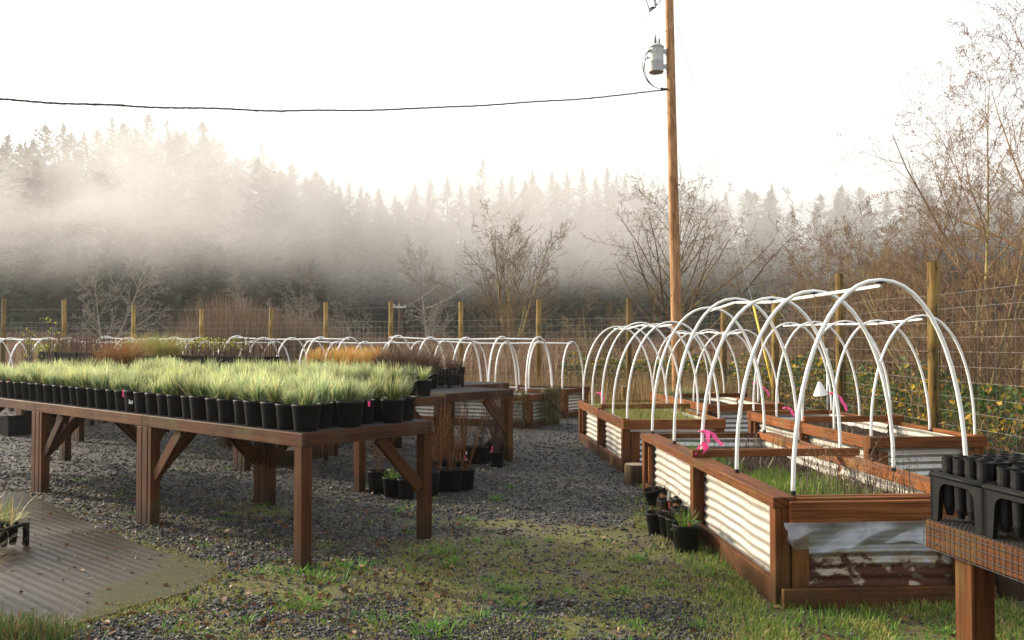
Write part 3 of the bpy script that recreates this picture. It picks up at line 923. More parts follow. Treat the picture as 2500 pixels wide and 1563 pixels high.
# low red-brown scrub between the bare trees at right
N = 2000
xx = rss.uniform(4.9, 12, N); yy = rss.uniform(8.5, 22, N); ok = xx > 5.3 + .02 * yy
b = np.stack([xx, yy, np.zeros(N)], 1)[ok]; N = len(b)
V, Q, U = blades(rss, b, rss.uniform(0, 6.28, N), rss.uniform(.8, 2.6, N) * (.5 + vnoise(b[:, 0], b[:, 1], 61, 2.0)), np.abs(rss.normal(0, .35, N)), rss.normal(0, .6, N), .009, 4, .3)
o_ = link("undergrowth", np_mesh("undergrowth", V, Q, U, W['twig'])); tag(o_, "tangled reddish scrub between the bare trees at right", "undergrowth", kind="stuff")

# ------------------------------------------------------------------ fog bank and haze
k = Mat("drifting_fog")
p = k.obj(); s = k.sep(p)
warp = k.noise(k.scale(p, (1, 1, .7)), .034, 5, .6, .5)
zz_ = k.math('ADD', s[2], k.math('MULTIPLY', k.math('SUBTRACT', warp, .5), -19.0))
prof = k.math('MULTIPLY', k.sm(zz_, 5.0, 11.0), k.math('SUBTRACT', 1.0, k.sm(zz_, 12.0, 19.0)))
big = k.sm(k.noise(k.scale(p, (1, 1, 1.6)), .055, 5, .65, .6), .30, .58)
band = k.math('MULTIPLY', k.sm(s[1], 50, 58), k.math('SUBTRACT', 1.0, k.sm(s[1], 78, 86)))
dens = k.math('MULTIPLY', k.math('MULTIPLY', k.math('MULTIPLY', prof, big), k.math('MULTIPLY', band, k.math('SUBTRACT', 1.0, k.math('MULTIPLY', k.sm(s[0], 0, 24), .84)))), .15)
thin = k.math('MULTIPLY', k.sm(s[2], 5.5, 17.0), .0066)
dens = k.math('ADD', dens, k.math('ADD', thin, .0002))
pv = k.n("VolumePrincipled"); pv.inputs["Color"].default_value = (.80, .785, .765, 1); pv.inputs["Anisotropy"].default_value = .22
k.l(dens, pv.inputs["Density"]); k.l(pv.outputs[0], k.out.inputs["Volume"])
def boxmesh(name, lo, hi, mat):
    m = MB(); m.box(lo, hi, 0.0001); me = bpy.data.meshes.new(name)
    x0, y0, z0 = lo; x1, y1, z1 = hi
    me.from_pydata([(x0, y0, z0), (x1, y0, z0), (x1, y1, z0), (x0, y1, z0), (x0, y0, z1), (x1, y0, z1), (x1, y1, z1), (x0, y1, z1)], [],
                   [(0, 3, 2, 1), (4, 5, 6, 7), (0, 1, 5, 4), (1, 2, 6, 5), (2, 3, 7, 6), (3, 0, 4, 7)])
    me.materials.append(mat); return link(name, me)
fog = boxmesh("fog_bank", (-175, 46, -.6), (175, 128, 32), k.m)
tag(fog, "low fog bank drifting in front of the wooded ridge", "fog", kind="stuff")
k = Mat("thin_haze")
pv = k.n("VolumePrincipled"); pv.inputs["Color"].default_value = (.96, .96, .96, 1); pv.inputs["Density"].default_value = .0005; pv.inputs["Anisotropy"].default_value = .35
k.l(pv.outputs[0], k.out.inputs["Volume"])
haze = boxmesh("haze", (-240, -65, -1.2), (240, 260, 34), k.m)
tag(haze, kind="stuff")

# ------------------------------------------------------------------ fence
def fpost(P, top, r, name_parent, lean=(0, 0)):
    m = MB()
    h = top
    m.tube([(0, 0, -.1), (lean[0] * .5, lean[1] * .5, h * .5), (lean[0], lean[1], h - .004)], [r * 1.04, r, r * .97], 14, caps=True)
    return m.build("post", W['post'], name_parent, P)

def wire_panel(a, b, h, parent, r=.0022, sp=.152, topw=None):
    """woven wire between two posts, plus a single plain strand above"""
    m = MB()
    a, b = V3(a), V3(b)
    L = (b - a).length; d = (b - a) / L
    n = max(2, round(L / sp))
    rr = random.Random(int(L * 1000))
    def P(t, z): return a + d * (t * L) + V3((0, 0, z + .02 * math.sin(t * 3.1)))
    for i in range(n):
        t = (i + .5) / n + rr.uniform(-.004, .004)
        m.tube([P(t, .02), P(t, h * .5), P(t + rr.uniform(-.003, .003), h)], r * .85, 3, caps=False)
    nz = round(h / sp)
    for j in range(nz + 1):
        z = h * j / nz
        m.tube([P(0, z), P(.5, z - rr.uniform(0, .012)), P(1, z)], r, 3, caps=False)
    if topw: m.tube([P(0, topw), P(.5, topw - .03), P(1, topw)], r * .8, 3, caps=False)
    return m.build("wire_mesh", W['wire'], parent)

back = [(8, 729, 24.3), (160, 732, 24.2), (326, 744, 24.2), (493, 754, 24.4), (660, 750, 24.5), (796, 738, 24.0), (954, 736, 22.6), (1126, 737, 21.6), (1314, 732, 20.6), (1535, 728, 19.2)]
fb = empty("wire_fence", at(1535, 830, 19.2) - V3((0, 0, EYE)), 0, "long back fence of round posts and square wire mesh below the dark wood", "fence")
pts = []
for px, py, Y in [(-850, 730, 24.6), (-680, 733, 24.5), (-512, 731, 24.4), (-343, 734, 24.3), (-175, 730, 24.3)] + back:
    q = at(px, py, Y); pts.append(q)
    fpost(V3((q.x, q.y, 0)) - fb.location, q.z, .062 + RB.uniform(-.004, .006), fb, (RB.uniform(-.03, .03), RB.uniform(-.03, .03)))
for a, b in zip(pts[:-1], pts[1:]):
    wire_panel(V3((a.x, a.y, 0)) - fb.location, V3((b.x, b.y, 0)) - fb.location, 1.98, fb, .0032, topw=2.36 if a.x < -2 else None)
side = [(1766, 747, 17.4), (1892, 720, 14.4), (2052, 668, 11.9), (2278, 640, 9.3)]
fs = empty("wire_fence", at(2278, 830, 9.3) - V3((0, 0, EYE)), 0, "right side fence with thick posts and wire mesh along the brambles", "fence")
spts = []
for px, py, Y in side:
    q = at(px, py, Y); spts.append(q)
    fpost(V3((q.x, q.y, 0)) - fs.location, q.z, .064, fs, (RB.uniform(-.02, .02), RB.uniform(-.02, .02)))
q = V3((4.62, 6.4, 2.2)); spts.append(q)
fpost(V3((q.x, q.y, 0)) - fs.location, q.z, .064, fs)
for a, b in zip([pts[-1]] + spts[:-1], spts):
    wire_panel(V3((a.x, a.y, 0)) - fs.location, V3((b.x, b.y, 0)) - fs.location, 1.98, fs, .0019)

# ------------------------------------------------------------------ utility pole, transformer, lines
PY = 17.0
pb = at(1652, 830, PY); pt = at(1634, 0, PY)
PB = V3((pb.x, PY, 0)); slope = (pt.x - pb.x) / (pt.z - EYE)
def pole_at(z): return V3((pb.x + slope * (z - EYE), PY, z))
up = empty("utility_pole", (pole_at(0).x, PY, 0), 0, "tall tapered wooden utility pole beyond the hoop tunnels", "utility pole")
loc = lambda v: V3(v) - up.location
m = MB()
zs = [-.1, 1, 2.5, 4, 5.5, 7, 8.5, 10, 11.2]
m.tube([loc(pole_at(z)) for z in zs], [.112 - .0036 * z for z in zs], 20)
m.build("shaft", W['pole'], up)
m = MB()
for i in range(46):
    z = RB.uniform(1.6, 9.4); an = RB.choice((RB.uniform(3.2, 6.2), RB.uniform(-.4, .4)))
    c = loc(pole_at(z)); r_ = .112 - .0036 * z
    d = V3((math.cos(an), math.sin(an), 0))
    m.tube([c + d * (r_ - .01), c + d * (r_ + RB.choice((.006, .006, .006, .03)))], RB.uniform(.006, .013), 6)
m.build("bolts", W['strap'], up)
b_ = m = MB()
bz = at(1640, 218, PY).z
m.tube([loc(pole_at(bz)) + V3((-.09, -.02, 0)), loc(pole_at(bz)) + V3((-.19, -.03, -.005))], .018, 8)
m.tube([loc(pole_at(bz)) + V3((-.17, -.03, 0)), loc(pole_at(bz)) + V3((-.22, -.03, -.005))], .026, 8)
m.build("cable_clamp", W['strap'], up)

tc = at(1602, 146, PY - .06)
tr = empty("transformer", tc, 0, "grey cylindrical transformer hung on the left side of the utility pole", "transformer")
R_ = .145; hh = .52
m = MB(); m.lathe([(0, -hh / 2 + .012), (R_ * .9, -hh / 2 + .012), (R_ * .97, -hh / 2), (R_, -hh / 2 + .02), (R_, -.05), (R_ * 1.015, -.045), (R_ * 1.015, -.035), (R_, -.03), (R_, hh / 2 - .03), (R_ * 1.02, hh / 2 - .02)], 28); m.build("tank", W['tank'], tr)
m = MB(); m.lathe([(R_ * 1.0, hh / 2 - .035), (R_ * 1.09, hh / 2 - .03), (R_ * 1.09, hh / 2 - .008), (R_ * 1.0, hh / 2), (R_ * .8, hh / 2 + .035), (R_ * .3, hh / 2 + .055), (0, hh / 2 + .06)], 28); m.build("lid", W['tank'], tr)
for dx, dy, sc_ in ((-.02, -.03, 1.0), (.06, -.01, .78)):
    m = MB(); pr = [(.012, 0)]
    for i in range(5): pr += [(.014, .02 + i * .026), (.037 - .003 * i, .026 + i * .026), (.014, .036 + i * .026)]
    pr += [(.010, .16), (.010, .185), (0, .19)]
    m.lathe([(a * sc_, z * sc_ + hh / 2 + .035) for a, z in pr], 12, (dx, dy, 0)); m.build("bushing", W['ceramic'], tr)
for z in (.17, -.13):
    m = MB(); pc = pole_at(tc.z + z) - tc
    m.beam((R_ * .75, 0, z), (pc.x - .07, pc.y, z + .01), .05, .075); m.beam((pc.x - .09, pc.y - .05, z), (pc.x - .09, pc.y + .05, z), .02, .10); m.build("bracket", W['steel'], tr)
m = MB()
for an, z in ((3.5, .14), (3.8, .155), (3.3, .03)):
    d = V3((math.cos(an), math.sin(an), 0)); m.tube([d * R_ + V3((0, 0, z)), d * (R_ + .04) + V3((0, 0, z))], .014, 8)
    m.tube([d * (R_ + .035) + V3((0, 0, z - .02)), d * (R_ + .035) + V3((0, 0, z + .03))], .009, 6)
m.build("terminals", W['strap'], tr)
m = MB()
sp_ = pole_at(bz) + V3((-.24, -.03, 0)) - tc
for an, z, bow in ((3.5, .14, .10), (3.8, .155, .06), (3.3, .03, .03)):
    d = V3((math.cos(an), math.sin(an), 0)) * (R_ + .04) + V3((0, 0, z))
    P0, P1, P2, P3 = d, d + V3((-.10 - bow, -.05, -.16)), V3((-.30, -.04, -.50)), sp_
    m.tube([(P0 * (1 - t) ** 3 + P1 * 3 * t * (1 - t) ** 2 + P2 * 3 * t * t * (1 - t) + P3 * t ** 3) for t in [i / 14 for i in range(15)]], .0075, 5)
m.build("lead", W['cable'], tr)
m = MB(); m.box((-.045, -R_ - .004, .12), (.0, -R_ + .03, .17)); m.build("name_plate", W['steel'], tr)

co = at(1598, 2, PY - .1)
cf = empty("cutout_fuse", co, 0, "porcelain fuse cutout at the top edge beside the utility pole", "fuse cutout")
m = MB(); m.lathe([(.02, -.10), (.033, -.09), (.026, -.07), (.035, -.05), (.028, -.03), (.036, -.01), (.028, .02), (.037, .05), (.028, .08), (.037, .11), (.03, .16), (.034, .30), (.02, .34)], 12); o_ = m.build("insulator", W['tank'], cf); o_.rotation_euler = (0, rad(-14), 0)
m = MB()
m.tube([(.03, 0, -.12), (-.05, 0, -.17), (-.12, 0, -.22), (-.10, 0, -.16), (-.02, 0, -.12)], .016, 6); m.tube([(-.10, 0, -.18), (-.19, 0, .08), (-.25, 0, .40)], .008, 6); m.tube([(.04, 0, -.10), (.14, .03, .04), (.25, .05, .2)], .009, 6)
m.build("clamp", W['strap'], cf)
m = MB(); q0 = V3((.03, 0, -.14)); q1 = tc + V3((-.02, -.03, .48)) - co
m.tube([q0, q0.lerp(q1, .3) + V3((.03, 0, 0)), q0.lerp(q1, .6) + V3((.04, 0, 0)), q0.lerp(q1, .85) + V3((.005, 0, 0)), q1], .004, 4); m.build("jumper_wire", W['thinwire'], cf)

# service cable: three twisted strands sagging to the left
e0 = pole_at(bz) + V3((-.22, -.03, 0)); e1 = at(-60, 241, 9.0)
ctrl = [e0]
m = MB(); r_ = random.Random(8)
N = 110
def cab(t):
    px = 1630 - 1690 * t
    Y = (PY - .03) + (9 - PY) * t
    py = np.interp(px, [-480, -60, 0, 150, 330, 500, 680, 850, 1030, 1230, 1400, 1530, 1632], [205, 240, 243, 252, 260, 265, 270.5, 270, 265, 254, 243, 231, 219])
    return at(px, py, Y)
base = [cab(i / N) for i in range(N + 26)]
for s_ in range(3):
    ph = s_ * 2.094
    m.tube([p + V3((0, math.sin(i * .9 + ph) * .008, math.cos(i * .9 + ph) * .009 + .006 * math.sin(i * .37))) for i, p in enumerate(base)], .0062, 5)
for c_, w in ((52, 4), (16, 3)):
    i0, i1 = N - int(N * c_ / 100) - w, N - int(N * c_ / 100) + w
i0, i1 = 60, 67
m.tube([base[i0], base[i0 + 2] + V3((0, 0, -.035)), base[i1 - 3] + V3((0, 0, -.04)), base[i1]], .004, 4)
m.tube([base[84], base[87] + V3((0, 0, .02)), base[91] + V3((0, 0, -.012)), base[94]], .004, 4); m.tube([base[88], base[88] + V3((0, 0, -.04))], .004, 4)
o_ = m.build("service_cable", W['cable']); tag(o_, "thick black twisted cable sagging across the sky to the pole", "cable")
m = MB(); a = at(1592, 24, PY - .1); b = at(972, 755, 46); m.tube([a.lerp(b, t) - V3((0, 0, 4 * t * (1 - t) * 1.1)) for t in [i / 16 for i in range(17)]], .006, 3); tag(m.build("power_line", W['thinwire']), "upper thin wire slanting from the fuse cutout into the fog", "wire")
m = MB(); a = at(1604, 178, PY); b = at(990, 758, 46); m.tube([a.lerp(b, t) - V3((0, 0, 4 * t * (1 - t) * 1.3)) for t in [i / 16 for i in range(17)]], .006, 3); tag(m.build("power_line", W['thinwire']), "lower thin wire slanting from below the transformer into the fog", "wire")

gw = empty("guy_wire", (4.45, 15.2, 0), 0, "thin guy wire with yellow guard running down from the pole to the right", "guy wire")
top = at(1648, 40, PY); ft = at(1912, 1012, 15.2)
mid = top.lerp(ft, .745)
m = MB(); m.tube([top - gw.location, mid - gw.location, top.lerp(ft, .78) - gw.location], .0055, 5); m.build("wire", W['thinwire'], gw)
m = MB(); m.tube([mid - gw.location, ft - gw.location - V3((0, 0, .3))], .020, 8); m.build("guard", W['yellow'], gw)

q = at(977, 830, 48)
fp = empty("far_power_pole", (q.x, 48, 0), 0, "small dark power pole with crossarm far off in front of the wood", "utility pole")
m = MB(); zt = at(977, 734, 48).z; m.tube([(0, 0, -.1), (0, 0, zt)], [.13, .10], 8); m.build("shaft", W['stump'], fp)
m = MB(); za = at(977, 750, 48).z; m.beam((-.36, -.14, za), (.34, -.14, za), .09, .11)
for x in (-.32, -.05, .28): m.tube([(x, -.14, za + .05), (x, -.14, za + .17)], .03, 6)
m.build("crossarm", W['tank'], fp)

bp = empty("baffle_post", at(2021, 1010, 11.4) - V3((0, 0, at(2021, 1010, 11.4).z)), 0, "thin grey metal post with a white cone baffle before the right fence", "post")
m = MB(); m.tube([(0, 0, -.05), (0, 0, at(2016, 850, 11.4).z)], .014, 8); m.build("pole", W['steel'], bp)
m = MB(); zc = at(2021, 962, 11.4).z; zt = at(2021, 931, 11.4).z
m.lathe([(.095, zc), (.02, zt), (.014, zt + .01)], 24); m.lathe([(.092, zc), (.018, zt - .003)], 24)
o_ = m.build("cone", W['white'], bp); o_.rotation_euler = (rad(4), rad(-8), 0)

# ------------------------------------------------------------------ raised beds with hoops
def corr(m, p0, d, n, L, z0, z1, per=.066, amp=.0085, seed=0):
    """corrugated sheet from p0 along d, waves stacked upward, bulging along n"""
    r = np.random.RandomState(seed)
    p0, d, n = np.array(p0, float), np.array(d, float), np.array(n, float)
    nu = max(4, int(L / .07)); nv = int((z1 - z0) / per * 8)
    us = np.linspace(0, L, nu + 1); zs = np.linspace(z0, z1, nv + 1)
    base = len(m.v)
    ph = r.uniform(0, 6); w1 = r.uniform(0, 6); u0 = r.uniform(0, 50)
    for z in zs:
        for u in us:
            dent = .006 * math.sin(u * 5 + w1 + z * 3) + .004 * math.sin(u * 13 + w1 * 2)
            zz = z + .003 * math.sin(u * 7 + w1) * (1 if z0 + .03 < z < z1 - .03 else 0)
            q = p0 + d * u + n * (amp * math.sin((z - z0) / per * 6.283 + ph + .4 * math.sin(u * 3 + w1)) + dent)
            m.v.append(V3((q[0], q[1], zz)))
    for j in range(nv):
        for i in range(nu):
            ids = [base + j * (nu + 1) + i, base + j * (nu + 1) + i + 1, base + (j + 1) * (nu + 1) + i + 1, base + (j + 1) * (nu + 1) + i]
            m.face(ids, [(us[i] + u0, zs[j] - z0), (us[i + 1] + u0, zs[j] - z0), (us[i + 1] + u0, zs[j + 1] - z0), (us[i] + u0, zs[j + 1] - z0)], True)

def hoop_pts(W_, H_, z0, zt, x0, y, n=26, lean=0.0):
    P = [V3((x0, y, z0))]
    for i in range(n + 1):
        a = math.pi * (1 - i / n)
        c_, s_ = math.cos(a), math.sin(a)
        c_ = math.copysign(abs(c_) ** .93, c_)
        P.append(V3((x0 + W_ / 2 + c_ * W_ / 2 + lean * s_, y + .03 * s_, zt + (H_ - zt) * s_)))
    P.append(V3((x0 + W_, y, z0)))
    return P

def raised_bed(name, loc, rz, W_, L, label, style="rails", hoops=5, hoopz=1.78, ridge_ext=(.2, .25), Ht=.60, seed=1, end_mat='galv_end', pitch=None, group="raised beds with white hoops", soil_z=.44, hoop_in=.06, r_pipe=.0128, brace=True, y_first=.05):
    b = empty(name, loc, rz, label, "raised bed", group)
    r = random.Random(seed)
    wd = W['bed']
    ps = .088
    top = Ht - .065 if style == "cap" else Ht
    for sx in (0, 1):
        X0 = 0 if sx == 0 else W_ - ps
        for yy in (0, L / 2 - ps / 2, L - ps):
            m = MB(); hi = top + (0.0 if style == "cap" else r.uniform(.0, .012))
            m.box((X0, yy, -.06), (X0 + ps, yy + ps, hi), .004); m.build("post", wd, b)
    for y0, y1 in ((.002, .04), (L - .04, L - .002)):        # flat studs doubled up beside the corner posts
        for x0 in (ps + .012, W_ - ps - .012 - .10):
            m = MB(); m.box((x0, y0, -.05), (x0 + .10, y1, Ht - .14), .003); m.build("stud", wd, b)
    spans = [(ps + .001, L / 2 - ps / 2 - .001), (L / 2 + ps / 2 + .001, L - ps - .001)]
    for sx in (0, 1):
        for yy in (L / 2 + ps / 2 + .004, L - ps - .05, ps + .004):
            m = MB(); xs = .034 if sx == 0 else W_ - .074
            m.box((xs, yy, .13), (xs + .04, yy + .044, Ht - .12), .003); m.build('stud', wd, b)
        for i, (a, c_) in enumerate(spans):
            m = MB(); x0 = .004 if sx == 0 else W_ - .044
            m.box((x0, a, -.05), (x0 + .04, c_, .125 + r.uniform(-.01, .01)), .004); m.build("base_board", wd, b)
            m = MB(); xp = .10 if sx == 0 else W_ - .10
            corr(m, (xp, a - .02, 0), (0, 1, 0), (-1 if sx == 0 else 1, 0, 0), c_ - a + .04, .03, Ht - .035, seed=seed * 10 + sx * 2 + i)
            m.build("metal_panel", W['galv'], b)
            if style != "cap":
                m = MB(); m.box((x0, a, Ht - .115), (x0 + .04, c_, Ht - .006), .004); m.build("top_rail", wd, b)
        if style == "cap":
            m = MB(); x0 = -.012 if sx == 0 else W_ - .128
            m.box((x0, -.003, top + .001), (x0 + .14, L + .003, Ht), .005); m.build("top_rail", wd, b)
            m = MB()
            for q in range(int(L / .17)):
                y = .09 + q * .17 + r.uniform(-.03, .03); xx_ = -.0145 if sx == 0 else W_ + .0145
                m.tube([(xx_ + .006 * (1 - 2 * sx), y, top + .02 + .02 * (q % 2)), (xx_, y, top + .02 + .02 * (q % 2))], .006, 8)
            m.build("bolts", W['strap'], b)
    for y0, n, em in ((.06, (0, -1, 0), end_mat), (L - .06, (0, 1, 0), 'galv_end')):
        m = MB(); corr(m, (ps - .02, y0, 0), (1, 0, 0), n, W_ - 2 * ps + .04, .07, Ht - .05, seed=seed * 10 + 7 + int(y0)); m.build("metal_panel", W[em], b)
    if style == "cap":
        m = MB(); m.box((.131, .005, Ht - .06), (W_ - .131, .045, Ht - .008), .004); m.box((.131, .05, Ht - .055), (W_ - .131, .088, Ht - .003), .004); m.build("end_rail", wd, b)
        m = MB(); m.box((.075, -.046, Ht - .155), (W_ + .03, -.006, Ht - .022), .004); m.build("end_beam", wd, b)
        m = MB(); m.box((.131, L - .045, Ht - .06), (W_ - .131, L - .004, Ht - .006), .004); m.build("end_rail", wd, b)
        m = MB(); m.box((.03, -.045, -.03), (W_ + .02, -.003, .085), .004); m.build("base_board", wd, b)
    else:
        for y0, y1 in ((-.042, -.002), (L + .002, L + .042)):
            m = MB(); m.box((0, y0, Ht - .105), (W_, y1, Ht), .004); m.build("end_rail", wd, b)
            m = MB(); m.box((.01, y0, -.05), (W_ - .01, y1, .09), .004); m.build("base_board", wd, b)
    if brace:
        m = MB(); m.box((.045 if style != "cap" else -.005, L / 2 - .045, Ht - .005 if style != "cap" else Ht + .001), (W_ + .05, L / 2 - .005, Ht + .06), .004); m.build("cross_brace", wd, b)
    # soil with lumps
    nu, nv = 16, 44
    gxs, gys = np.linspace(.118, W_ - .118, nu), np.linspace(.075, L - .075, nv)
    XX, YY = np.meshgrid(gxs, gys)
    SV = np.stack([XX.ravel(), YY.ravel(), (soil_z + .05 * vnoise(XX + seed * 9, YY, 50 + seed, .25) + .03 * vnoise(XX, YY, 3, .08)).ravel()], 1)
    ii = (np.arange(nv - 1)[:, None] * nu + np.arange(nu - 1)[None]).ravel()
    link("soil", np_mesh("soil", SV, np.stack([ii, ii + 1, ii + nu + 1, ii + nu], 1), np.zeros((len(SV), 2)), W['soil'], True), b)
    ys = [y_first + (L - 2 * y_first) * i / (hoops - 1) for i in range(hoops)]
    apex = []
    for i, y in enumerate(ys):
        hi_ = hoop_in + (.05 if style == 'cap' and i == 0 else 0)
        m = MB(); P = hoop_pts(W_ - hoop_in - hi_, hoopz + r.uniform(-.03, .03), Ht - (.0 if style == "cap" else .10), Ht + .05, hi_, y + r.uniform(-.04, .04), lean=r.uniform(-.03, .03))
        m.tube(P, r_pipe, 10); h_ = m.build("hoop", W['pvc'], b)
        tp = max(P, key=lambda v: v.z); apex.append(tp)
        m = MB(); m.lathe([(r_pipe + .0035, 0), (r_pipe + .0045, .012), (r_pipe + .0035, .024)], 10, (hi_, P[0].y, Ht + (.001 if style == "cap" else -.05)))
        m.lathe([(r_pipe + .0035, 0), (r_pipe + .0045, .012), (r_pipe + .0035, .024)], 10, (W_ - hoop_in, P[0].y, Ht + (.001 if style == "cap" else -.05)))
        m.lathe([(.012, 0), (.030, .004), (.030, .010), (.012, .014)], 8, (tp.x, tp.y - .005, tp.z - .02))
        m.build("strap", W['strap'], h_)
    m = MB()
    rp = [apex[0] + V3((0, -ridge_ext[0], -.035))] + [a + V3((0, 0, -.034)) for a in apex] + [apex[-1] + V3((0, ridge_ext[1], -.034))]
    m.tube(rp, r_pipe * .95, 10, caps=False); m.tube(rp[::-1], r_pipe * .7, 10, caps=False); m.build("ridge_pipe", W['pvc'], b)
    return b

B1 = raised_bed("raised_bed", (1.503, 4.94, 0), rad(4.08), 1.27, 3.42, "nearest raised bed at right with rusted end sheet, tall hoops and plastic flap", "cap", 5, 1.84, (.0, .0), hoop_in=.085, seed=1, end_mat='galv_rust', soil_z=.40)
B2 = raised_bed("raised_bed", (1.245, 9.72, 0), rad(4.6), 1.18, 3.15, "raised bed behind the log stump, in line beyond the nearest bed", "rails", 5, 1.70, (.05, .2), seed=2, soil_z=.45, r_pipe=.0125)
B3 = raised_bed("raised_bed", (3.30, 8.0, 0), rad(6.0), 1.15, 2.95, "raised bed against the right fence beside the thickest fence post", "rails", 5, 1.70, (.0, .2), seed=3, soil_z=.42, r_pipe=.0125)
B4 = raised_bed("raised_bed", (2.72, 12.05, 0), rad(6.5), 1.12, 2.95, "farthest right-hand raised bed, just before the utility pole", "rails", 5, 1.64, (.0, .2), seed=4, soil_z=.42, r_pipe=.0125)

ANG = math.atan2(.89, .456)
a2, e2 = V3((-.89, .456, 0)), V3((.456, .89, 0))
proto = raised_bed("raised_bed", (0, 0, 0), ANG, 1.2, 3.1, "", "rails", 5, 1.56, (.0, .2), seed=6, r_pipe=.0165, Ht=.57, brace=False)
names = ["with trailing moss at its corner, nearest the gravel path", "second from the gravel path", "third from the gravel path", "farthest to the left"]
for row in (0, 1):
    for i, t in enumerate((0, 4.15, 8.3, 12.7)):
        o_ = proto if (row == 0 and i == 0) else copy_tree(proto)
        org = V3((.28, 14.6, 0)) if row == 0 else V3((1.02, 16.7, 0))
        o_.location = org + a2 * (t - (.5 if row and i else 0))
        o_.rotation_euler = (0, 0, ANG)
        if row: o_.scale = (1, 1, .945)
        o_["label"] = ("front-row" if row == 0 else "back-row") + " hooped bed behind the benches, " + (names[i] if (row == 0 or i) else "its end just beyond the front row")

# things on the beds: ribbons, plastic, grass, weeds, trailing plant
def bedpt(b, x, y, z): return b.matrix_world @ V3((x, y, z)) if False else (Matrix.Translation(b.location) @ Matrix.Rotation(b.rotation_euler.z, 4, 'Z')) @ V3((x, y, z))
def ribbon(p, size, label, seed, big=False):
    r = random.Random(seed); m = MB()
    w = .016
    def strip(pts):
        base = len(m.v)
        for i, q in enumerate(pts):
            tw = r.uniform(-.8, .8); o_ = V3((math.cos(tw), math.sin(tw), .3)) * w
            m.v += [q - o_, q + o_]
        for i in range(len(pts) - 1):
            m.face([base + 2 * i, base + 2 * i + 1, base + 2 * i + 3, base + 2 * i + 2], [(.5, .5)] * 4, True)
    ringp = [V3((math.cos(a) * .022, math.sin(a) * .022, r.uniform(-.01, .01))) for a in [i * .7 for i in range(10)]]
    strip(ringp)
    for s_ in ((1, 1) if big else (1,)):
        d = V3((r.uniform(.2, 1), -.6, 0)); q = V3((.02, -.03, 0)); pts = [q.copy()]
        for i in range(5):
            q = q + d * size * .12 + V3((r.uniform(-.02, .02), 0, -size * (.03 + .035 * i) * r.uniform(.6, 1.3))); pts.append(q.copy())
        strip(pts)
    if big:
        strip([V3((-.01, -.02, -.10)), V3((-.05, -.03, -.15)), V3((-.07, -.04, -.18)), V3((-.03, -.03, -.19)), V3((.02, -.03, -.15)), V3((.015, -.02, -.10))])
        strip([V3((.0, -.03, -.08)), V3((.03, -.04, -.12)), V3((.0, -.04, -.17))])
    o_ = m.build("ribbon", W['pink'], None, p); tag(o_, label, "ribbon"); return o_
ribbon(gp(1714, 1052, .80), .20, "large bright pink ribbon tied around a hoop foot on the nearest bed", 1, True)
ribbon(bedpt(B2, .05, 1.7, .80), .30, "faded pink ribbon on a hoop of the bed beyond the log stump", 2)
ribbon(bedpt(B3, .06, 1.95, .72), .22, "short pink ribbon on the left rail of the bed by the thickest post", 3)
ribbon(bedpt(B3, .06, .85, .95), .34, "long pink strip on a hoop of the bed by the thickest post", 4)
ribbon(bedpt(B4, 1.06, .9, .85), .40, "pink ribbon on the right side of the farthest right-hand bed", 5)

# clear plastic flap hanging over the near end of the first bed
rsp = np.random.RandomState(3)
nu, nv = 40, 12
PV = []
for i in range(nu):
    u = i / (nu - 1); x = .03 + u * 1.22
    hang = .62 * np.interp(u, [0, .06, .12, .3, .5, .62, .8, 1], [.10, .20, .225, .205, .155, .15, .19, .30]) + .008 * math.sin(u * 40)
    for j in range(nv):
        v = j / (nv - 1)
        PV.append(bedpt(B1, x + .01 * math.sin(v * 5), -.052 - .02 * v - .016 * math.sin(u * 17 + v * 3) * v - .06 * max(0, .10 - u) * 10 * v, .585 - .14 - hang * v + (.02 if v == 0 else 0)))
ii = (np.arange(nu - 1)[:, None] * nv + np.arange(nv - 1)[None]).ravel()
o_ = link("plastic_sheet", np_mesh("plastic_sheet", [tuple(p) for p in PV], np.stack([ii, ii + nv, ii + nv + 1, ii + 1], 1), np.zeros((len(PV), 2)), W['film'], True))
tag(o_, "torn clear plastic sheet hanging below the end beam of the nearest bed", "plastic sheet")

rg = np.random.RandomState(12)
def bedgrass(b, x0, x1, y0, y1, n, h, mat, name, label, z=.46, lean=.25, w=.006, kind="stuff", curve=.5):
    pts = np.array([tuple(bedpt(b, x, y, z)) for x, y in zip(rg.uniform(x0, x1, n), rg.uniform(y0, y1, n))])
    cl = .5 + vnoise(pts[:, 0], pts[:, 1], 71, .22)
    V, Q, U = blades(rg, pts, rg.uniform(0, 6.28, n), h * cl * rg.uniform(.5, 1.2, n), np.abs(rg.normal(0, lean, n)), rg.normal(.2, curve, n), w, 3)
    o_ = link(name, np_mesh(name, V, Q, U, W[mat])); tag(o_, label, "grass" if kind == "stuff" else "weeds", kind=kind)
bedgrass(B1, .12, 1.1, .2, 1.68, 2600, .06, 'moss', "grass", "short mossy turf under the grass of the nearest bed", .45)
bedgrass(B1, .12, 1.0, .25, 1.68, 3800, .09, 'greengrass', "grass", "green grass filling the front half of the nearest bed", .44)
bedgrass(B1, .12, .5, 1.9, 3.2, 500, .13, 'greengrass', "grass", "sparse green tufts in the back half of the nearest bed", .42)
bedgrass(B2, .1, 1.1, .15, 2.9, 3600, .13, 'moss', "grass", "short mossy growth in the bed beyond the stump", .5)
bedgrass(B4, .05, .9, 2.3, 2.95, 500, .2, 'fescue', "grass", "pale green bushy growth in the far bed by the utility pole", .5)
bedgrass(B3, .1, 1.0, .2, 2.7, 700, .09, 'dryweed', "grass", "sparse dry stalks in the bed by the thickest post", .46)
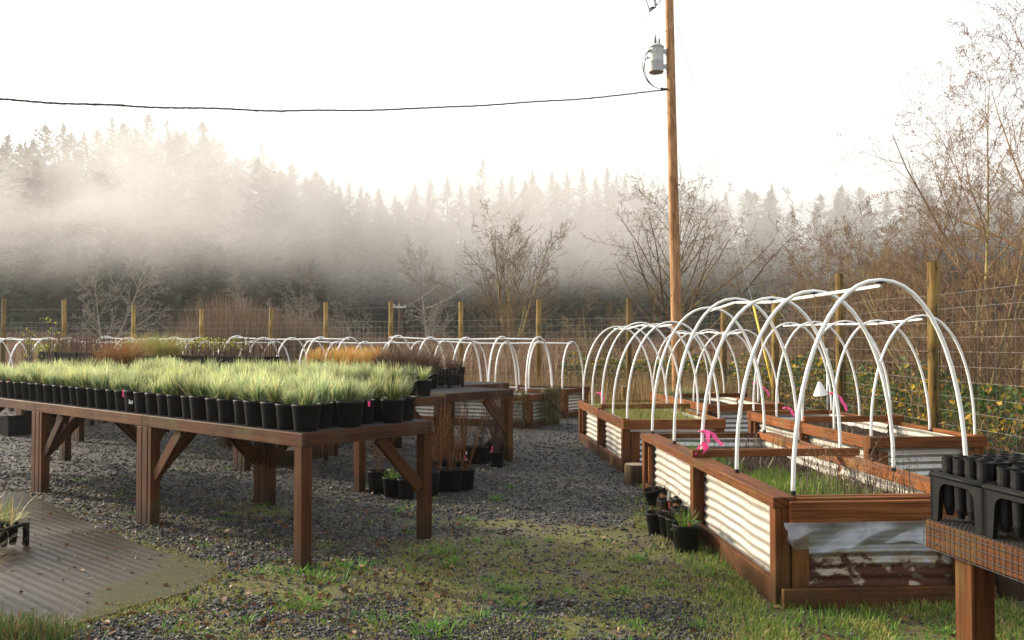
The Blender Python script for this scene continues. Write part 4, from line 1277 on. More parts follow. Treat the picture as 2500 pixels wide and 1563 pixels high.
bedgrass(B1, .5, 1.2, .1, 1.2, 700, .12, 'dryweed', "weeds", "matted dead stalks at the near right corner of the nearest bed", .46, .8, .008, curve=1.2)
bedgrass(B1, .6, 1.22, .12, 1.7, 210, .42, 'dryweed', "weeds", "dark dry weed stalks along the right side of the nearest bed", .45, .6, .006, curve=1.0)
bedgrass(B1, .4, 1.15, 2.0, 3.1, 160, .25, 'dryweed', "weeds", "dead curled weeds in the back half of the nearest bed", .45, .7, .009, curve=1.4)
# seed heads on the dry weeds
c = np.array([tuple(bedpt(B1, x, y, z)) for x, y, z in zip(rg.uniform(.6, 1.25, 420), rg.uniform(.1, 1.75, 420), rg.uniform(.5, .80, 420))])
o_ = link("seed_heads", np_mesh("seed_heads", *leafquads(rg, c, rg.uniform(.008, .02, 420)), W['dryweed'])); tag(o_, "tiny dark seed heads above the weeds in the nearest bed", "seed heads", kind="stuff")

# trailing plant over the corner of the first back bed
cb = V3((.28, 14.6, 0))
n = 2200
u = rg.rand(n); side_ = rg.rand(n)
tp = np.where(side_[:, None] < .7, np.stack([.0 * u, u * 0, u], 1), 0)
P = []
for i in range(n):
    if rg.rand() < .72: q = cb + e2 * rg.uniform(.45, 1.1) + a2 * rg.uniform(-.12, -.04)
    else: q = cb + a2 * rg.uniform(.0, .75) + e2 * rg.uniform(-.10, -.04)
    P.append((q.x, q.y, rg.uniform(.10, .64) if rg.rand() < .8 else .64))
V, Q, U = blades(rg, P, rg.uniform(0, 6.28, n), rg.uniform(.06, .16, n), rg.uniform(1.2, 2.9, n), rg.normal(0, .6, n), .012, 3, .4)
o_ = link("trailing_plant", np_mesh("trailing_plant", V, Q, U, W['trail'])); tag(o_, "olive trailing plant hanging over the end of the first back bed", "plant")

# ------------------------------------------------------------------ benches
BE, BA = V3((.65, .76, 0)), V3((-.76, .65, 0))      # across the bench, along the bench
BANG = math.atan2(.76, .65)
BW, BL, BH = 1.2, 2.2, .88
def draped(m, y, x0, x1, z0, z1, r=.0014, sp=.025, ax=0):
    n = int((x1 - x0) / sp)
    P = (lambda t, z: V3((t, y, z))) if ax == 0 else (lambda t, z: V3((y, t, z)))
    for i in range(n + 1):
        t = x0 + (x1 - x0) * i / n + RB.uniform(-.003, .003)
        m.tube([P(t, z1), P(t + RB.uniform(-.003, .003), z0 + RB.uniform(0, .008))], r, 3, caps=False)
    for j in range(4):
        z = z0 + .004 + (z1 - z0) * j / 4
        m.tube([P(x0, z), P((x0 + x1) / 2, z + RB.uniform(-.004, .004)), P(x1, z)], r, 3, caps=False)

def make_bench(label, group, loc, ang, L=BL, W_=BW, H_=BH, mesh_sp=.019, side_mesh=False, leg_in=0.0, braces=True):
    b = empty("potting_bench", loc, ang, label, "bench", group)
    wd = W['bench']; ps = .089; bz = H_ - .092
    for x0 in (0, W_ - .04):
        m = MB(); m.box((x0, 0, bz), (x0 + .04, L, H_), .004); m.build("side_board", wd, b)
    for y0 in (-.001, L - .039):
        m = MB(); m.box((.041, y0, bz + .001), (W_ - .041, y0 + .04, H_ - .001), .004); m.build("end_board", wd, b)
    for i in range(1, 4):
        m = MB(); m.box((.041, L * i / 4 - .02, bz + .002), (W_ - .041, L * i / 4 + .02, H_ - .005), .004); m.build("joist", wd, b)
    for x0 in (leg_in, W_ - ps):
        for y0 in (.004, L - ps - .004 - leg_in):
            m = MB(); m.box((x0 + .002, y0, -.06), (x0 + ps - .002, y0 + ps, bz - .001), .005); m.build("leg", wd, b)
        if not braces: continue
        m = MB(); m.box((x0 + .004, L - ps - .060, -.06), (x0 + ps - .004, L - ps - .012, bz - .001), .004); m.build("leg", wd, b)
    for y0 in (.048, L - .048) if braces else ():                # corner braces across the ends and along the sides
        m = MB(); m.beam((W_ - ps - .006, y0, H_ - .50), (W_ - .50, y0, bz + .0), .04, .088); m.build("brace", wd, b)
        if y0 > 1:
            m = MB(); m.beam((ps + .006, y0, H_ - .50), (.50, y0, bz + .0), .04, .088); m.build("brace", wd, b)
    for x0 in (.045, W_ - .045) if braces else ():
        m = MB(); m.beam((x0, L - ps - .066, H_ - .50), (x0, L - .56, bz + .0), .04, .088); m.build("brace", wd, b)
    m = MB()
    for y in (.03, .06, L * .5 - .01, L * .5 + .01, L - .06, L - .03):
        for z in (bz + .022, bz + .068): m.tube([(.003, y, z), (-.0016, y, z)], .0052, 8)
    for x in (.02, .07, W_ - .07, W_ - .02):
        for z in (bz + .022, bz + .068): m.tube([(x, .002, z), (x, -.0026, z)], .0052, 8)
    m.build("screws", W['strap'], b)
    m = MB()
    n = int(W_ / mesh_sp)
    for i in range(n + 1):
        x = .006 + (W_ - .012) * i / n; m.tube([(x, .002, H_ + .0025), (x, L / 2, H_ + .0005), (x, L - .002, H_ + .0025)], .0016, 3, caps=False)
    n = int(L / mesh_sp)
    for i in range(n + 1):
        y = .004 + (L - .008) * i / n; m.tube([(.002, y, H_ + .004), (W_ - .002, y, H_ + .004)], .0016, 3, caps=False)
    draped(m, -.005, .0, W_, bz + .004, H_ + .003)
    if side_mesh:
        draped(m, -.004, .0, L, bz - .004, H_ + .003, .0014, .025, 1)
    m.build("wire_top", W['meshwire'], b)
    return b

def on_bench(corner, x, y, z=BH): return corner + BE * x + BA * y + V3((0, 0, z))
CT = V3((-1.385, 5.69, 0)); C2 = V3((-1.52, 8.59, 0)); C3 = V3((-.76, 9.86, 0)); C4 = V3((-.82, 11.45, 0))
first = make_bench("nearest grass bench, its mesh-covered end facing the gravel path", "potting benches", CT, BANG)
second = False
blab = {"T": ["", "middle bench of the front row, under the pot with the white label", "left-hand bench of the front row running out of the picture"],
        "M": ["second-row bench whose right end shows behind the front row of grasses", "second-row bench seen mostly as legs behind the front row, next to its right-end neighbour", "third bench along the second row, legs seen under the front benches", "fourth bench along the second row, under the rusty sedges", "last bench of the second row at the left edge"],
        "B": ["bench with an empty mesh top and a crate, nearest the gravel path", "third-row bench carrying the orange grass", "third-row bench carrying the dense racks of upright stems", "third-row bench carrying the short orange and green sedge racks", "third-row bench under the brown twig racks", "third-row bench farthest left, under the green shrub"],
        "R": ["rearmost bench carrying dry plants in black pots, its right end by the hooped beds", "second bench along the rearmost row"]}
for key, C, n in (("T", CT, 3), ("M", C2, 5), ("B", C3, 6), ("R", C4, 2)):
    for i in range(n):
        if key == "T" and i == 0: continue
        o_ = copy_tree(first); o_.location = C + BA * (BL * i); o_["label"] = blab[key][i]

# ------------------------------------------------------------------ potted fescues on the benches
def pot_mesh(name, r_top=.083, r_bot=.068, h=.165, rim=.022, n=20, mat='black'):
    m = MB()
    m.lathe([(0, .004), (r_bot - .004, .0), (r_bot, .004), (r_top - .003, h - rim), (r_top, h - rim + .002), (r_top + .001, h - .003), (r_top - .001, h), (r_top - .004, h - .002), (r_top - .006, h - rim), (r_bot - .003, .01)], n)
    return m.mesh(name, W[mat])
def soil_mesh(r, z, n=14):
    m = MB(); r_ = random.Random(5)
    m.lathe([(r, z - .004)] + [(r * f, z + r_.uniform(-.004, .006)) for f in (.7, .4)] + [(0, z + .006)], n); return m.mesh("soil", W['soil'])
pot_a, soil_a = pot_mesh("pot", .090, .073, .176), soil_mesh(.083, .156)
pot_b, soil_b = pot_mesh("pot", .099, .080, .182), soil_mesh(.092, .160)
rf = np.random.RandomState(21)
FESC = []
for i, (n, h, ln) in enumerate(((150, .20, .74), (130, .175, .82), (160, .22, .68), (115, .15, .86), (140, .205, .76), (55, .09, .9))):
    an = rf.uniform(0, 6.28, n); rr = np.abs(rf.normal(0, .018, n))
    b = np.stack([np.cos(an) * rr, np.sin(an) * rr, np.full(n, .157)], 1)
    lean = np.abs(rf.normal(0, ln * .62, n)); lean = np.minimum(lean, 1.45)
    V, Q, U = blades(rf, b, an + rf.normal(0, .5, n), h * rf.uniform(.55, 1.12, n), lean * .8, rf.uniform(.05, .55, n), .0078, 4, .12)
    FESC.append(np_mesh("grass", V, Q, U, W['fescue']))
def fescue(p, label, group, gi, sc_=1.0, big=False):
    o_ = empty("potted_fescue", p, RB.uniform(0, 6.28), label, "potted grass", group)
    link("pot", pot_b if big else pot_a, o_); link("soil", soil_b if big else soil_a, o_)
    g = link("grass", FESC[gi], o_); g.scale = (sc_, sc_, sc_ * RB.uniform(.9, 1.1)); g.location = (0, 0, .157 * (1 - g.scale[2]))
    return o_
PX = .188
n_all = 0; front_i = 0; end_i = 0
GP = "pale fescue grasses in black pots"
label_pot = None
for i in range(35):                              # along the front row of benches, from the near corner to the left
    for j in range(6):
        y = .10 + i * PX + (.5 * PX if j % 2 else 0) + RB.uniform(-.014, .014); x = .108 + j * .190 + RB.uniform(-.012, .012)
        pass
        if y > 6.45: continue
        p = on_bench(CT, x, y, BH + .0055)
        px = CX + F * p.x / p.y
        if px < -70: continue
        if j > 0 and 5 <= i and RB.random() < .02: continue
        small = (11 <= i <= 15 and j <= 1)
        gi = (5 if RB.random() < .4 else 3) if small else RB.choice((0, 1, 2, 3, 4))
        if j == 0:
            lab = f"black pot of fescue, {nth(front_i)} from the near corner along the front bench edge"; front_i += 1; grp = GP
        elif i == 0:
            lab = f"black pot of fescue, {nth(j)} back from the near corner along the mesh-covered bench end"; grp = GP
        else:
            lab = "bushy fescue in a black pot packed behind the edge pots of the front benches"; grp = GP + " packed inside the front benches"
        o_ = fescue(p, lab, grp, gi, RB.choice((.75, .9, 1.0, 1.05, 1.2)), RB.random() < .3 or i in (0, 13) and j == 0)
        n_all += 1
        if i == 13 and j == 0: label_pot = o_
k2 = 0
for i in range(26):                              # second row of benches
    for j in range(4):
        y = .12 + i * .19 + RB.uniform(-.02, .02); x = (.11 + j * .2 if i > 1 else .35 + j * .22)
        if j == 3 and i % 2: continue
        p = on_bench(C2, x, y, BH + .0055)
        px = CX + F * p.x / p.y
        if 420 < px < 585 and j > 0: continue
        if n_all >= 296: break
        if i == 0 and j > 1:
            lab = f"fescue pot {('beside the bare mesh top' if j == 3 else 'one in')} at the right end of the second bench row"; grp = GP
        else: lab = "fescue in a black pot on the second row of benches"; grp = GP + " on the second row"
        fescue(p, lab, grp, RB.choice((0, 1, 2, 4)), RB.uniform(.9, 1.15)); n_all += 1
print("fescue pots", n_all)

# white label with a small printed symbol on one pot, and tags
m = MB(); m.box((-.016, -.002, -.026), (.016, 0, .026), .0005); m.m = 1
for x, z, w, h in ((-.008, .006, .003, .014), (.0, .0, .003, .02), (.008, -.008, .003, .012), (.0, -.016, .009, .0015), (.0, .018, .009, .0015)):
    m.box((x - w, -.0032, z - h / 2), (x + w * .4, -.0021, z + h / 2), .0003)
if label_pot:
    label_pot.rotation_euler = (0, 0, 0)
    lp = m.build("barcode_label", [W['white'], W['black']], label_pot, (-.004, -.087, .095)); lp.rotation_euler = (rad(-6), 0, rad(2))
    label_pot["label"] = "black pot with a small white printed label on the front bench edge"
def plant_tag(p, h, mat, label, rz=0.3):
    m = MB(); m.box((-.008, -.001, 0), (.008, .001, h), .0004)
    o_ = m.build("plant_tag", W[mat], None, p, rz); o_.rotation_euler = (rad(RB.uniform(-10, 10)), rad(RB.uniform(-12, 12)), rz); tag(o_, label, "plant tag")
plant_tag(on_bench(CT, .04, 2.62, BH + .13), .06, 'pink', "pink tag stuck in a front-edge pot near the bench joint")
plant_tag(on_bench(CT, .04, 5.2, BH + .13), .06, 'pink', "pink tag stuck in a front-edge pot far to the left")
plant_tag(on_bench(CT, .62, .06, BH + .14), .04, 'pink', "pink tag between two fescues at the mesh-covered bench end")
plant_tag(on_bench(C2, .5, .75, BH + .16), .10, 'white', "pale upright tag among the rear fescues")

# ------------------------------------------------------------------ other stock on the back benches
def clump(rs, n, r, h, lean, curve, w, mat, name="foliage", z=0.0, segs=4, rx=None):
    an = rs.uniform(0, 6.28, n); rr = np.sqrt(rs.rand(n)) * r
    b = np.stack([np.cos(an) * rr * (1 if rx is None else rx / r), np.sin(an) * rr, np.full(n, z)], 1)
    V, Q, U = blades(rs, b, an + rs.normal(0, .6, n), h * rs.uniform(.45, 1.1, n), np.abs(rs.normal(0, lean, n)), rs.normal(curve, .35, n), w, segs, .25)
    return np_mesh(name, V, Q, U, W[mat])
rk = np.random.RandomState(33)
# racks of tall square cells with stems
def cell_rack(L, Wd, h, cell=.068):
    m = MB()
    for i in range(int(L / cell)):
        for j in range(int(Wd / cell)):
            m.box((j * cell + .002, i * cell + .002, 0), ((j + 1) * cell - .002, (i + 1) * cell - .002, h), .006)
    return m
def stem_rack(corner, x, y, L, h, stems, label, green=0.0, Wd=.40, mat='twig'):
    p = on_bench(corner, x, y, BH + .006)
    o_ = empty("stem_rack", p, BANG, label, "plant rack", "racks of tall cells with upright stems")
    cell_rack(L, Wd, h).build("cells", W['cell'], o_)
    m = MB(); m.box((.004, .004, h + .001), (int(Wd / .068) * .068 - .004, int(L / .068) * .068 - .004, h + .012), .004); m.build('soil', W['soil'], o_)
    n = int(L * Wd * 560)
    b = np.stack([rk.uniform(.01, Wd - .01, n), rk.uniform(.01, L - .01, n), np.full(n, h)], 1)
    V, Q, U = blades(rk, b, rk.uniform(0, 6.28, n), stems * rk.uniform(.5, 1.1, n), np.abs(rk.normal(0, .1, n)), rk.normal(0, .2, n), .009, 3, .5)
    link("stems", np_mesh("stems", V, Q, U, W[mat]), o_)
    if green:
        c = np.stack([rk.uniform(0, Wd, int(600 * green)), rk.uniform(0, L, int(600 * green)), h + stems * rk.uniform(.3, 1.0, int(600 * green))], 1)
        link("leaves", np_mesh("leaves", *leafquads(rk, c, .03), W['yellowleaf']), o_)
    return o_
for i, g in enumerate((0, .3, .5)):
    stem_rack(C3, .25, 4.05 + i * .80, .78, .35, .30, ("right-hand", "middle", "left-hand")[i] + " rack of the three packed with upright red-brown stems", g)
for i in range(3):
    stem_rack(C3, .25, 9.5 + i * .95, .93, .36, .36, ("right-hand", "middle", "left-hand")[i] + " rack of the three with brown twigs behind the pale grasses", 0)
# sedge racks
for i in range(2):
    o_ = stem_rack(C3, .2, 6.85 + i * .8, .78, .34, .16, ("right-hand", "left-hand")[i] + " rack of short orange and green sedge beside the rusty sedges", 0, .4, 'orangegrass')
    link("sedge_leaves", clump(rk, 700, .3, .42, .35, .7, .010, 'strapleaf', "sedge_leaves", .34), o_, (.2, .39, 0))
# rusty sedges in pots
for i, (y, s_) in enumerate(((6.45, 1.0), (6.85, 1.1), (7.25, .95))):
    o_ = empty("potted_sedge", on_bench(C2, .75 + .1 * (i % 2), y, BH + .006), 0, ("right-hand", "middle", "left-hand")[i] + " rusty red sedge arching from a pot behind the pale grasses", "potted grass", "rusty sedges")
    o_.scale = (s_,) * 3
    link("pot", pot_b, o_); link("foliage", clump(rk, 800, .06, .50, .5, 1.0, .008, 'sedge', "foliage", .16), o_)
# orange-green grasses
for i in range(7):
    o_ = empty("potted_orange_grass", on_bench(C3, .35 + .3 * (i % 2), 1.72 + i * .20, BH + .006), i, nth(i) + " orange-tipped grass pot from the right in the bright orange patch", "potted grass", "orange-tipped grasses")
    link("pot", pot_b, o_); link("foliage", clump(rk, 330, .07, .36, .22, .35, .011, 'orangegrass', "foliage", .16), o_)
# dark twiggy plants
for i in range(6):
    o_ = empty("potted_twigs", on_bench(C3, .3 + .33 * (i % 2), 0.72 + i * .17, BH + .006), i, nth(i) + " dark red-brown twiggy plant from the right, next to the orange grasses", "potted shrub", "dark twiggy plants")
    link("pot", pot_b, o_); link("twigs", clump(rk, 420, .06, .40, .38, .3, .007, 'twig', "twigs", .16), o_)
# green shrub and yellow-leaved stems at the left
o_ = empty("green_shrub", on_bench(C3, .5, 12.1, BH + .006), 0, "bright green leafy shrub in a pot above the pale grasses at left", "potted shrub")
link("pot", pot_b, o_)
o_.scale = (.72, .72, .72)
c = rk.normal(0, 1, (1500, 3)) * [.24, .20, .16] + [0, 0, .48]
link("leaves", np_mesh("leaves", *leafquads(rk, c, rk.uniform(.025, .05, 1500)), W['yellowleaf']), o_); link("stems", clump(rk, 60, .04, .5, .35, .2, .008, 'twig', "stems", .12), o_)
for i, (y, h, lab) in enumerate(((8.9, .95, "tall bare stems with a yellow leaf tuft at the top, near the left edge"), (9.7, .75, "dark stems with drooping yellow leaves at the far left edge"))):
    o_ = empty("yellow_leaved_plant", on_bench(C2, .5, y, BH + .006), 0, lab, "potted shrub")
    link("pot", pot_b, o_); link("stems", clump(rk, 9 if i == 0 else 40, .05, h, .10, .1, .010, 'dryweed', "stems", .1), o_)
    c = np.concatenate([rk.normal(0, 1, (13, 3)) * [.07, .07, .04] + [0, 0, h * f] for f in (1.0, .78, .5)])
    link("leaves", np_mesh("leaves", *leafquads(rk, c, rk.uniform(.03, .06, len(c))), W['yellowleaf']), o_)

# rear stand pots with dry plants
for i in range(9):
    x, y = (.16 + .30 * (i % 2), .14 + .17 * i)
    o_ = empty("potted_dry_plant", on_bench(C4, x, y, BH + .006), i, nth(i) + " dry brown plant in a black pot from the right end of the rearmost bench", "potted shrub", "dry plants on the rearmost bench")
    o_.scale = (1.05, 1.05, 1.05 if i > 2 else 1.3)
    link("pot", pot_b, o_); link("twigs", clump(rk, 230, .06, .20, .9, .4, .006, 'twig', "twigs", .155), o_)

# cone-tube racks: one on the back bench, two on the near bench at right
def tube_rack(loc, rz, Lx, Ly, h, label, tubes, tlabel, tgroup, sp=.052):
    o_ = empty("tube_rack", loc, rz, label, "plant rack", "black cone-tube racks")
    def arch_side(L, thick, flip):
        """one rack side with a leg at each end and an arched opening"""
        m = MB(); lw = .045; rt = .034; rr = .035
        outer = [(0, 0), (0, h), (L, h), (L, 0)]
        inner = [(lw * .8, 0)] + [(lw + rr - rr * math.cos(a), h - rt - rr + rr * math.sin(a)) for a in [i * math.pi / 10 for i in range(6)]] + [(L - lw - rr + rr * math.sin(a), h - rt - rr + rr * math.cos(a)) for a in [i * math.pi / 10 for i in range(6)]] + [(L - lw * .8, 0)]
        n = len(inner)
        poly = outer[:1] + outer[1:3] + outer[3:] + inner[::-1]
        base = len(m.v)
        for yy in (0, thick):
            for x, z in poly: m.v.append(V3((x, yy, z)))
        N_ = len(poly)
        for i in range(N_):
            j = (i + 1) % N_
            m.face([base + i, base + j, base + N_ + j, base + N_ + i], [(0, 0)] * 4)
        # faces as a strip between outer and inner outlines
        oi = [0, 1, 1, 1, 1, 1, 1, 2, 2, 2, 2, 2, 2, 3]
        inn = [N_ - 1 - i for i in range(n)]
        for lay in (0, N_):
            for i in range(n - 1):
                a, b = oi[i], oi[i + 1]
                ids = [base + lay + a, base + lay + inn[i], base + lay + inn[i + 1]] + ([base + lay + b] if b != a else [])
                if lay: ids = ids[::-1]
                m.face(ids, [(0, 0)] * len(ids))
        return m
    for (L, pos, ang) in ((Lx, (0, 0, 0), 0), (Lx, (0, Ly - .012, 0), 0), (Ly, (.012, 0, 0), math.pi / 2), (Ly, (Lx, 0, 0), math.pi / 2)):
        arch_side(L, .012, False).build("side_frame", W['rack'], o_, pos, ang)
    m = MB()
    nx_, ny_ = int((Lx - .03) / sp), int((Ly - .02) / sp)
    for i in range(nx_ + 1): m.box((.013 + (Lx - .03) * i / nx_ - .003, .013, h - .016), (.013 + (Lx - .03) * i / nx_ + .003, Ly - .013, h - .003), .001)
    for j in range(ny_ + 1): m.box((.014, .013 + (Ly - .03) * j / ny_ - .003, h - .015), (Lx - .014, .013 + (Ly - .03) * j / ny_ + .003, h - .004), .001)
    m.build("top_grid", W['rack'], o_)
    m = MB(); m.tube([(0, 0, h - .012), (Lx, 0, h - .012), (Lx, Ly, h - .012), (0, Ly, h - .012), (0, 0, h - .012)], .007, 6); m.build("rim", W['rack'], o_)
    M_ = Matrix.Translation(V3(loc)) @ Matrix.Rotation(rz, 4, 'Z')
    for i in range(nx_):
        for j in range(ny_):
            if not tubes(i, j): continue
            p = M_ @ V3((.013 + (Lx - .03) * (i + .5) / nx_, .013 + (Ly - .03) * (j + .5) / ny_, .02 + RB.uniform(-.004, .004)))
            c = empty("cone_tube", p, RB.uniform(0, 6), tlabel, "cone tube", tgroup)
            link("tube", tube_me, c); link("soil", tube_soil, c)
    return o_
m = MB(); m.lathe([(0, .0), (.010, .0), (.0185, .03), (.0225, .150), (.0245, .151), (.0245, .158), (.0238, .159), (.0238, .194), (.0246, .195), (.0246, .199), (.0215, .199), (.0205, .16)], 16, smooth=False); tube_me = m.mesh("tube", W['black'])
m = MB(); m.lathe([(.0205, .176), (.012, .180), (0, .181)], 10); tube_soil = m.mesh("soil", W['soil'])
TRC = V3((1.425, 2.985, 0)); tang = math.atan2(-.177, -1) ; td = V3((.175, -.985, 0)); te = V3((.985, .175, 0))
RANG = math.atan2(te.y, te.x)
# near right bench: local x across (to the right), local y away; its far end is at TRC
bo = TRC + td * 2.2
tb = make_bench("nearest bench at the right edge, its mesh-wrapped corner under black tube racks", "potting benches", bo, RANG, 2.2, 1.2, BH, .019, True, .06, False)
def on_near(x, yb): return TRC + te * x + td * yb + V3((0, 0, BH + .006))
p1 = on_near(.012, .27); tube_rack(tuple(p1), RANG, .58, .255, .165, "black tube rack at the far corner of the nearest right bench", lambda i, j: i < 6, "ribbed black cone tube standing in the corner rack", "cone tubes in the corner rack")
p2 = on_near(.006, .535); tube_rack(tuple(p2), RANG, .58, .255, .165, "second black tube rack, nearer the camera and cut by the right edge", lambda i, j: i < 5, "ribbed black cone tube standing in the rack nearer the camera", "cone tubes in the nearer rack")
p3 = on_bench(C3, .86, .78, BH + .006); tube_rack(tuple(p3), BANG, .26, .42, .165, "small black tube rack on the empty mesh bench top", lambda i, j: i < 3, "black cone tube in the rack on the empty mesh bench", "cone tubes in the far rack", .062)

# ------------------------------------------------------------------ pots, stumps and crates on the ground
pot_c = pot_mesh("pot", .115, .098, .215, .026, 22); pot_d = pot_mesh("pot", .092, .074, .185, .022, 20)
soil_c, soil_d = soil_mesh(.106, .175), soil_mesh(.084, .150)
WT = {}
for nm, n, h, mt, w in (("orange", 7, .62, 'orangetwig', .007), ("dark", 15, .70, 'dryweed', .008), ("red", 15, .72, 'twig', .008), ("short", 9, .13, 'dryweed', .006)):
    m = MB(); r = random.Random(len(nm) * 7)
    for i in range(n):
        a = r.uniform(0, 6.28); p = V3((math.cos(a), math.sin(a), 0)) * r.uniform(.003, .035) + V3((0, 0, .16))
        d = V3((math.cos(a) * r.uniform(0, .35), math.sin(a) * r.uniform(0, .35), 1)).normalized()
        L = h * r.uniform(.45, 1.15); P = [p]
        for s_ in range(5):
            d = (d + V3((r.gauss(0, .09), r.gauss(0, .09), .03))).normalized(); P.append(P[-1] + d * L / 5)
        m.tube(P, [w * .5 * (1 - .14 * s_) for s_ in range(6)], 4, caps=False)
        for _ in range(3 if h > .3 else 1):
            q = P[r.randint(1, 4)]; d2 = (d + V3((r.gauss(0, .5), r.gauss(0, .5), .1))).normalized()
            m.tube([q, q + d2 * L * .18, q + (d2 + V3((0, 0, .25))) * L * .33], [w * .32, w * .26, w * .16], 3, caps=False)
    WT[nm] = m.mesh("stems", W[mt])
GRN = clump(rk, 60, .04, .13, .7, .6, .010, 'greengrass', "leaves", .15)
def gpot(px, py, big, kind, label, tilt=0, green=False, sc_=1.0, group=None, dz=0.0):
    p = gp(px, py); o_ = empty("potted_shrub" if kind != "short" else "potted_seedling", (p.x, p.y, -.012 + dz), RB.uniform(0, 6.28), label, "potted shrub" if kind != "short" else "potted seedling", group)
    o_.scale = (sc_,) * 3
    if tilt: o_.rotation_euler = (rad(tilt * .3), rad(-tilt), 0)
    link("pot", pot_c if big else pot_d, o_); link("soil", soil_c if big else soil_d, o_)
    if kind: link("stems", WT[kind], o_)
    if green: link("leaves", GRN, o_)
    return o_
G1 = "willow stems in black pots under the benches"; G2 = "twiggy shrubs in black pots by the path"; G3 = "seedling pots beside the nearest bed"
gpot(925, 1198, True, "orange", "big black pot with thin orange stems right of the second-row bench leg", group=G1)
gpot(957, 1208, False, "short", "small black pot with a bright green seedling left of the near bench leg", green=True, group=G1)
gpot(993, 1212, False, "short", "small black pot half hidden behind the near bench leg", group=G1)
gpot(1046, 1203, True, "orange", "black pot of orange willow stems just right of the near bench leg", group=G1)
gpot(1072, 1192, True, "orange", "black pot of orange willow stems, second right of the near bench leg", group=G1)
gpot(1103, 1193, True, "orange", "black pot of orange willow stems in front of its dense cluster", group=G1)
gpot(1136, 1190, False, "orange", "flared black pot with branching orange stems at the right end of the willow group", group=G1, sc_=1.1)
gpot(1118, 1168, True, "orange", "black willow pot at the back of the group with a pink tag", group=G1)
gpot(1066, 1168, True, "orange", "rear black pot of orange willow stems below the bench leg cluster", group=G1)
gpot(1131, 1130, True, "dark", "black pot with a small white label, left of the shrub pots on the gravel", group=G2)
gpot(1171, 1130, True, "dark", "wide black pot of dark twigs in the middle of the gravel group", group=G2)
gpot(1206, 1122, True, "red", "rear black pot of thin red twigs beside the gravel path", group=G2, sc_=1.05)
gpot(1213, 1138, False, "red", "front black pot with a pink tag and forked twigs by the gravel path", group=G2)
gpot(1212, 1112, True, "dark", "rearmost black pot of the gravel group near the rear bench leg", group=G2)
plant_tag(gp(1201, 1138) + V3((0, -.02, .17)), .07, 'pink', "pink tag in the front pot by the gravel path")
plant_tag(gp(1138, 1168) + V3((0, -.02, .17)), .08, 'pink', "thin pink tag in the rear willow pot")
plant_tag(gp(1136, 1130) + V3((.02, -.13, .12)), .03, 'white', "small white label on a black pot by the gravel")
for i, (px, py, t, s_, g, lab) in enumerate((
        (1604, 1236, 14, .95, 0, "tilted black pot leaning at the far end beside the nearest bed"),
        (1632, 1236, 0, .90, 0, "black pot with dry leaves behind the white-tagged pot beside the nearest bed"),
        (1632, 1262, 4, .88, 0, "black pot with a white tag in the middle of the seedling group"),
        (1668, 1258, 0, .90, 0, "black pot with red tag and thin stem against the bed's metal side"),
        (1606, 1301, 3, .95, 0, "narrow black pot at the left of the seedling group"),
        (1636, 1307, 2, .95, 0, "black pot, second from the left in the front line of seedlings"),
        (1654, 1319, 0, .98, 0, "black pot, third from the left in the front line of seedlings"),
        (1664, 1290, 0, .95, 0, "black pot just behind the front line against the bed post"),
        (1676, 1331, 0, 1.0, 1, "black pot tucked behind the frontmost seedling pot"),
        (1675, 1343, 0, 1.08, 1, "frontmost black pot with a pink tag and green seedling beside the nearest bed"))):
    gpot(px, py, False, "short", lab, t, bool(g), s_, G3)
plant_tag(gp(1679, 1343) + V3((.01, -.03, .165)), .03, 'pink', "square pink tag in the frontmost seedling pot", .1)
plant_tag(gp(1630, 1262) + V3((0, -.02, .14)), .085, 'white', "white pointed tag in the middle of the seedling pots", .1)
plant_tag(gp(1660, 1250) + V3((0, -.02, .16)), .06, 'red', "red tag in a seedling pot against the metal side", .1)
plant_tag(gp(1634, 1280) + V3((0, -.02, .13)), .05, 'red', "small red tag between the seedling pots", .1)

def stump(p, r, h, label, seed):
    o_ = empty("log_stump", p, 0, label, "stump")
    rr = random.Random(seed); m = MB(); n = 26
    rads = [r * (1 + rr.uniform(-.05, .05)) for _ in range(n)]
    for lv, (z, f) in enumerate(((-.05, 1.06), (.02, 1.04), (h * .5, 1.0), (h - .012, .99), (h, .96))):
        for j in range(n): m.v.append(V3((math.cos(6.283 * j / n) * rads[j] * f, math.sin(6.283 * j / n) * rads[j] * f, z)))
    for lv in range(4):
        for j in range(n):
            j2 = (j + 1) % n; z0, z1 = (-.05, .02, h * .5, h - .012, h)[lv:lv + 2]
            m.face([lv * n + j, lv * n + j2, (lv + 1) * n + j2, (lv + 1) * n + j], [(z0, j * .03), (z0, (j + 1) * .03), (z1, (j + 1) * .03), (z1, j * .03)], True)
    m.build("bark", W['stump'], o_)
    m = MB(); base = 0
    m.v.append(V3((0, 0, h + .001)))
    for j in range(n): m.v.append(V3((math.cos(6.283 * j / n) * rads[j] * .962, math.sin(6.283 * j / n) * rads[j] * .962, h + .0005)))
    for j in range(n): m.face([0, 1 + j, 1 + (j + 1) % n], [(0, 0)] * 3)
    m.build("cut_top", W['endgrain'], o_)
stump(gp(1552, 1180), .115, .20, "short cut log between the nearest bed and the next one", 1)
stump(gp(705, 1135), .17, .19, "dark cut log in the shade under the front bench", 2)
stump(at(1506, 1000, 15.6) * 1 - V3((0, 0, at(1506, 1000, 15.6).z)), .15, .38, "upright log beyond the beds near the back fence corner", 3)
stump(V3((3.0, 5.2, 0)), .16, .33, "weathered log at the far right behind the nearest bench leg", 4)
pb_ = gp(1522, 1010); o_ = empty("short_post", (at(1524, 830, 16.2).x, 16.2, 0), 0, "short square wooden post beside the log near the fence corner", "post")
